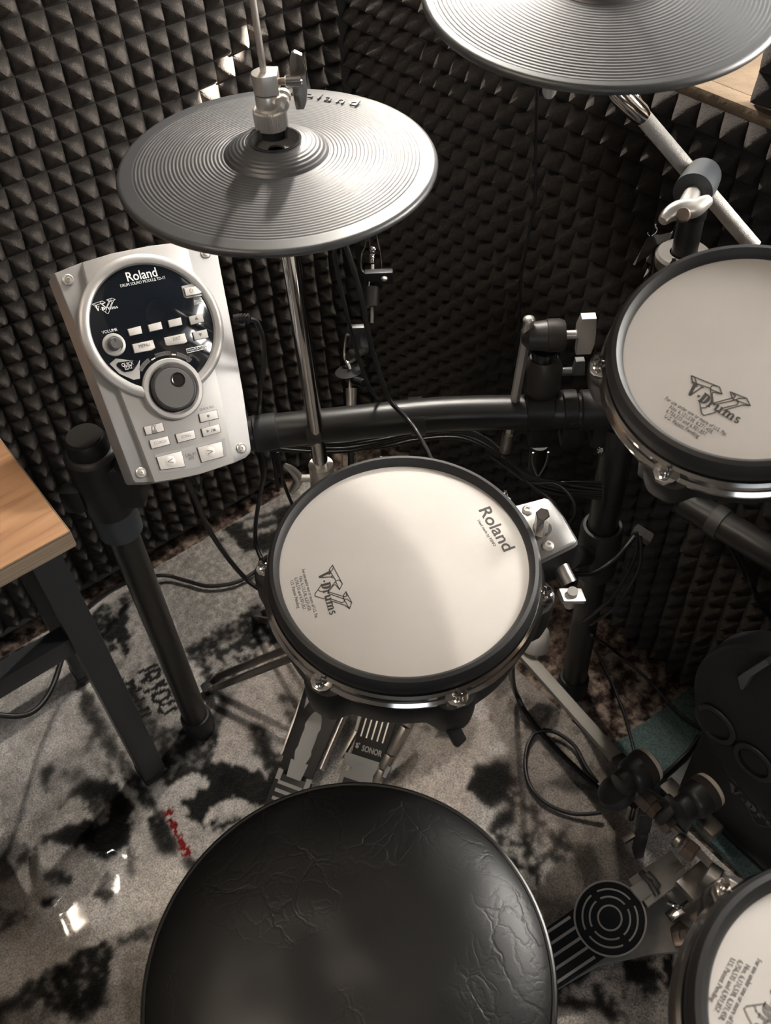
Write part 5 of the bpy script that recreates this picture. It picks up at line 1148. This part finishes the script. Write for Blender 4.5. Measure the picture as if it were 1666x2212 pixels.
def beater(fx, fy, bx_, by_, nm, top_z):
    # felt-faced head on a rod from the axle; it strikes towards +x
    f = onz(fx, fy, top_z); h = XD; c = f
    t = thing_part = None
    mb = MB(); mb.lathe([(.002, -.004), (.020, -.004), (.0255, -.002), (.0265, .002), (.0255, .007), (.021, .010), (.001, .0105)], frame(c, h), 40); mb.build('beater_felt', cream_m, bp)
    mb = MB(); mb.lathe([(.0268, -.012), (.0272, -.006), (.0272, .0)], frame(c, h), 40); mb.build('beater_collar', edge_m, bp)
    mb = MB(); mb.lathe([(.010, -.054), (.017, -.052), (.019, -.046), (.019, -.036), (.0225, -.034), (.0255, -.028), (.0265, -.012)], frame(c, h), 40); mb.build('beater_head', M('dark_plastic', (.018, .018, .018), .4), bp)
    b0 = z9(bx_, by_, .175); mb = MB(); mb.cyl(c-h*.035, b0, .0036, None, 12); mb.build('beater_rod', darkalu_m, bp)
    mb = MB(); mb.box((0, 0, 0), (.030, .026, .022), frame(b0+Vector((.008, .0, .004)), (0, 0, 1), AD), .004); mb.build('beater_clamp', nickel_m, bp)
beater(1397, 1655, 700, 690, 'a', .235); beater(1528, 1710, 1050, 1020, 'b', .235)
mb = MB(); mb.lathe([(.006, 0), (.026, .004), (.029, .012), (.027, .022), (.010, .03)], frame(z9(270, 700, .17), z9(150, 560, .20)-z9(270, 700, .17)), 36); mb.cyl(z9(270, 700, .17), z9(420, 640, .18), .012); mb.build('cam', M('blue_grey_plastic', (.035, .037, .038), .45), bp)
mb = MB(); mb.lathe([(.026, 0), (.0285, .003), (.0285, .011), (.026, .014)], frame(z9(700, 780, .19), z9(880, 960, .185)-z9(700, 780, .19)), 36); 
mb.box((0, 0, 0), (.05, .014, .05), frame(z9(780, 860, .185), (0, 0, 1), AD), .006); mb.build('drive_cam', M('blue_grey_plastic', (.035, .037, .038), .45), bp)
# frame posts
def post(pts, w, h, mat=nickel_m, name='frame_post'):
    mb = MB(); q = [z9(*p) for p in pts]
    for u, v in zip(q[:-1], q[1:]): mb.bar(u, v, w, h, (0, 0, 1), .003)
    mb.build(name, mat, bp)
post([(500, 830, .165), (470, 1000, .10), (420, 1220, .03)], .014, .020, darkalu_m); post([(1130, 1470, .165), (1180, 1600, .09), (1060, 1760, .03)], .022, .012, nickel_m)
post([(400, 1040, .07), (290, 1110, .06)], .010, .012, nickel_m, 'spring_hook')
mb = MB(); mb.cyl(z9(385, 770, .13), z9(350, 880, .10), .007, .008, 12); mb.build('spring_knob', chrome_m, bp)
mb = MB(); mb.box((0, 0, 0), (.034, .060, .016), frame(z9(980, 1480, .13), (.1, 0, 1), AD), .004); mb.build('bearing_block', nickel_m, bp)
mb = MB(); mb.tube(smooth_path([z9(700, 1680, .07), z9(770, 1710, .07), z9(830, 1720, .06), z9(950, 1640, .06)], 5), .0035, 10); mb.build('spring_rod', chrome_m, bp)
mb = MB(); z1_ = lambda x, y, z: onz(1360+x/5.12, 1780+y/5.12, z)
for a_, b_ in (((700, 1100, .04), (830, 1020, .05)), ((480, 1290, .035), (740, 1240, .045)), ((500, 1130, .03), (640, 1250, .04))): mb.bar(z1_(*a_), z1_(*b_), .022, .014, (0, 0, 1), .004)
mb.build('clamp_jaw', brownalu_m, bp)
MB().lathe([(.009, 0), (.009, .016), (.007, .018)], Matrix.Translation(z1_(590, 1270, .03)), 24).build('clamp_bolt', nickel_m, bp)
MB().bar(z1_(430, 1040, .05), z1_(590, 930, .06), .016, .010, (0, 0, 1), .002).build('chrome_link', chrome_m, bp)
# connecting shaft to the slave pedal
mb = MB(); s0 = onz(1120, 1400, .135); s1 = onz(1332, 1637, .135); mb.bar(s0, s1, .020, .012, (0, 0, 1), .0015); mb.build('drive_shaft', M('pale_shaft', (.30, .28, .25), .55, .1, .3), bp)
mb = MB(); mb.bar(s1, onz(1352, 1662, .138), .022, .020, (0, 0, 1), .004); mb.build('shaft_joint', black_m, bp)
mb = MB(); s2 = onz(1158, 1375, .16); mb.lathe([(.014, -.030), (.021, -.026), (.024, -.012), (.0235, .002), (.020, .014), (.012, .021), (.001, .023)], frame(s2, Vector((.3, .2, .5))), 36); mb.build('end_cap', M('ivory_plastic', (.55, .51, .46), .35), bp)

# ------------------------------------------------------------------ kick pad tower
KX = .745
kk = thing('kick_pad', 'black kick drum pad tower with round pad and two holes, at the right edge', 'kick pad', Matrix.Translation((KX, .16, 0)))
Fk = frame((KX, 0, 0), (-1, 0, 0), (0, 0, 1))   # local x = up, local y = along wall
def kpt(px, py): q = onx(px, py, KX); return (q.z, )
def ky(px, py, x=KX): return onx(px, py, x)
body_inv = Matrix.Translation((-KX, -.16, 0))
cK = Vector((KX, .145, .345)); rK = .178
MB().lathe([(rK-.02, -.001), (rK-.012, .004), (rK-.004, .006), (rK, .002), (rK, -.03)], body_inv @ frame(cK, (-1, 0, 0)), 80, True, True).build('pad_rim', rubber_m, kk)
for p, r in (((1548, 1562), .026), ((1632, 1645), .0245)):
    q = ky(*p); MB().lathe([(r, .0045), (r+.003, .0055), (r+.008, .0052), (r+.009, .0030)], body_inv @ frame((KX, q.y, q.z), (-1, 0, 0)), 48, False, False).build('hole_ring', M('kick_grey', (.040, .040, .040), .5), kk); MB().lathe([(r, -.008), (r, .0050)], body_inv @ frame((KX, q.y, q.z), (-1, 0, 0)), 48, False, False).build('hole_wall', black_m, kk)
MB().box((.045, -.02, .16), (.075, .30, .29), None, .008).build('tower_body', M('kick_body', (.020, .018, .018), .5), kk)
MB().box((.05, -.02, .015), (.10, .34, .02), None, .005).build('base', black_m, kk)
MB().box((.05, 0, .47), (.07, .10, .12), None, .02).build('top_frame', M('kick_grey', (.040, .040, .040), .5), kk)
gb = [body_inv @ ky(x, y, .735) for x, y in ((1594, 1463), (1655, 1424), (1662, 1436), (1622, 1462), (1606, 1490), (1600, 1489))]
mb = MB(); k0 = len(gb); mb.add([tuple(p) for p in gb]+[tuple(p+Vector((.03, 0, 0))) for p in gb], [tuple(range(k0)), tuple(range(2*k0-1, k0-1, -1))]+[(i, (i+1) % k0, k0+(i+1) % k0, k0+i) for i in range(k0)]); mb.build('grey_bracket', M('light_kick_grey', (.10, .10, .10), .5), kk)
kp0 = ky(1666+10, 1800, KX-.0+.0065); kw = ky(1590, 1702, KX)
w0_, w1_ = body_inv @ ky(1672, 1812, KX+.006), body_inv @ ky(1588, 1702, KX+.006)
# the word runs along the body below the pad, away from the camera
tdir = Vector((0, 1, 0)); R_ = Matrix(((0, 0, -1, .006), (tdir.y, 0, 0, min(w0_.y, w1_.y)-.0), (0, 1, 0, (w0_.z+w1_.z)/2), (0, 0, 0, 1)))
R_ = Matrix(((0, 0, -1, .0066), (-1, 0, 0, max(w0_.y, w1_.y)+.012), (0, 1, 0, (w0_.z+w1_.z)/2), (0, 0, 0, 1)))
wordmark(kk, R_, M('faint_print', (.12, .12, .115), .6), .13, .018)
mb = MB(); f_ = .13/LW
for Lg in LOGO_UV: ribbon(mb, [(u*f_, v*f_) for u, v in Lg], .0007, 0, .0002)
mb.v = [tuple(R_ @ Vector(v)) for v in mb.v]; mb.build('emblem', MATS['faint_print'], kk)

# ------------------------------------------------------------------ cables
def cable(pts, r, label, n=12, group=None, name='cable'):
    mb = MB(); mb.tube(smooth_path(pts, n), r, 10); return tag(mb.build(name, cable_m, None, 60), label, 'cable', group)
D_ = atd
cable([D_(1162, 170, .95), D_(1158, 300, 1.02), D_(1156, 430, 1.08), D_(1140, 520, 1.13), D_(1126, 600, 1.17), D_(1122, 690, 1.2), D_(1118, 800, 1.23)], .0018, 'thin cable hanging from the crash cymbal in front of the dark foam')
cable([D_(722, 520, 1.00), D_(724, 560, 1.01), D_(740, 640, 1.05), D_(768, 750, 1.10), D_(795, 830, 1.15), D_(820, 865, 1.20)], .0024, 'thinner of two cables dropping from under the hi-hat, left one')
cable([D_(742, 515, .99), D_(760, 570, 1.01), D_(780, 640, 1.04), D_(800, 740, 1.09), D_(828, 830, 1.13), D_(845, 868, 1.15), D_(880, 905, 1.15), D_(905, 940, 1.13), D_(935, 1000, 1.12), D_(950, 1060, 1.12)], .0030, 'thicker of two cables dropping from under the hi-hat and crossing over the crossbar')
MB().box((0, 0, 0), (.006, .005, .004), frame(D_(722, 530, .985), (0, 0, 1), IR), .001).build('cable_nub', white_m, hh).matrix_parent_inverse = HH.inverted()
cable([D_(400, 1030, 1.10), D_(425, 1085, 1.15), D_(455, 1150, 1.22), D_(500, 1215, 1.30), D_(545, 1262, 1.33), D_(600, 1292, 1.30)], .0034, 'cable curving from under the sound module down to the snare')
cable([D_(418, 1028, 1.09), D_(424, 1040, 1.10), D_(430, 1060, 1.11), D_(435, 1045, 1.10), D_(434, 1028, 1.09)], .0012, 'tiny wire loop sticking out below the sound module')
cable([D_(538, 689, 1.02), D_(555, 697, 1.03), D_(568, 735, 1.05), D_(570, 790, 1.10), D_(562, 850, 1.15), D_(563, 905, 1.25), D_(590, 980, 1.30), D_(600, 1060, 1.36)], .0030, 'cable plugged into the right side of the sound module')
cable([onz(-40, 1538, .30), onz(30, 1547, .28), onz(75, 1535, .27), onz(110, 1490, .26), onz(135, 1420, .25), onz(158, 1355, .22), onz(200, 1305, .16), onz(275, 1258, .08), onz(350, 1243, .03), onz(400, 1254, .022), onz(450, 1266, .022), onz(510, 1258, .022), onz(555, 1232, .024), onz(585, 1205, .03)], .0042, 'long black cable looping from the desk across the rug behind the left rack post')
cable([D_(562, 970, 1.28), D_(572, 1010, 1.30), D_(560, 1080, 1.38), D_(552, 1140, 1.44), D_(556, 1185, 1.46), D_(580, 1240, 1.44)], .0034, 'cable running down from the crossbar to the left of the snare')
cable([D_(600, 975, 1.3), D_(612, 1040, 1.36), D_(640, 1110, 1.42)], .0026, 'faint cable in the dark beside the hi-hat pole')
bp_ = [(560, 958), (640, 965), (740, 968), (830, 955), (900, 942), (990, 932), (1060, 960), (1110, 1010), (1160, 1045), (1230, 1062), (1300, 1068)]
for i in range(6):
    rn = random.Random(i*5+1); oy = (i-2.5)*5
    pts = [D_(x, y+oy*(.5+.5*abs(math.sin(x*.006+i)))+rn.uniform(-3, 3), 1.245+.006*i) for x, y in bp_]
    cable(pts, .0023, 'one of the black cables bundled along the underside of the crossbar', 8, 'cables under the crossbar')
cable([D_(1060, 985, 1.24), D_(1140, 1040, 1.22), D_(1200, 1045, 1.21), D_(1235, 1075, 1.20), D_(1242, 1110, 1.20), D_(1225, 1135, 1.22)], .0022, 'cable curling over the chrome sensor box of the snare')
cable([D_(1080, 990, 1.24), D_(1150, 1050, 1.19), D_(1195, 1085, 1.17), D_(1230, 1140, 1.18)], .0026, 'cable running down behind the chrome sensor plate of the snare')
for i in range(4):
    cable([D_(1160, 1052-i*4, 1.26+.004*i), D_(1200, 1044+i*6, 1.26+.004*i), D_(1250, 1040+i*7, 1.25+.004*i), D_(1300, 1044+i*6, 1.25+.004*i)], .0018, 'one of the parallel cables leading to the right rack post', 8, 'cables at the right rack post')
cable([D_(1370, 1160, 1.2), D_(1350, 1185, 1.19), D_(1320, 1215, 1.19), D_(1280, 1238, 1.19), D_(1230, 1240, 1.18)], .0032, 'cable sweeping from the right post to the snare')
cable([D_(1375, 1150, 1.22), D_(1372, 1200, 1.24), D_(1330, 1280, 1.28), D_(1290, 1320, 1.33), D_(1260, 1342, 1.38)], .0028, 'cable hanging behind the wing bolt of the snare')
cable([D_(1385, 1160, 1.25), D_(1380, 1230, 1.30), D_(1330, 1310, 1.38), D_(1275, 1350, 1.44)], .0022, 'thin cable hanging along the foam beside the right post')
cable([D_(1278, 1372, 1.48), onz(1320, 1400, .05), onz(1400, 1468, .02), onz(1460, 1535, .018), onz(1500, 1565, .017), onz(1530, 1580, .017)], .0028, 'thin cable running across the teal mat to the kick pad')
cable([onz(1285, 1400, .01), onz(1310, 1450, .006), onz(1345, 1530, .006), onz(1365, 1600, .018), onz(1378, 1655, .02)], .0026, 'cable lying on the brown carpet behind the drive shaft')
cable([onz(1510, 1590, .02), onz(1495, 1615, .02), onz(1455, 1655, .02), onz(1415, 1690, .03), onz(1390, 1720, .04)], .0040, 'thick cable curving over the teal mat beside the beater')
cable([D_(1105, 1440, 1.25), onz(1112, 1490, .06), onz(1140, 1545, .02), onz(1185, 1600, .018), onz(1240, 1655, .02), onz(1290, 1700, .03), onz(1330, 1720, .05)], .0046, 'thick cable running from under the snare along the rug to the pedal')
cable([onz(1300, 1755, .03), onz(1240, 1758, .018), onz(1180, 1735, .018), onz(1142, 1690, .018), onz(1136, 1630, .018), onz(1155, 1585, .02), onz(1195, 1580, .024), onz(1240, 1610, .022), onz(1265, 1655, .022), onz(1290, 1690, .03)], .0034, 'black cable lying in a loop on the rug right of the throne')
for i in range(2): cable([onz(1545+i*6, 1128, .49), onz(1575+i*10, 1180, .44), onz(1605+i*8, 1235, .40), onz(1640, 1290+i*14, .36), onz(1700, 1400-i*30, .30)], .0024, ('left', 'right')[i]+' one of the two cables hanging from the clip on the side bar')
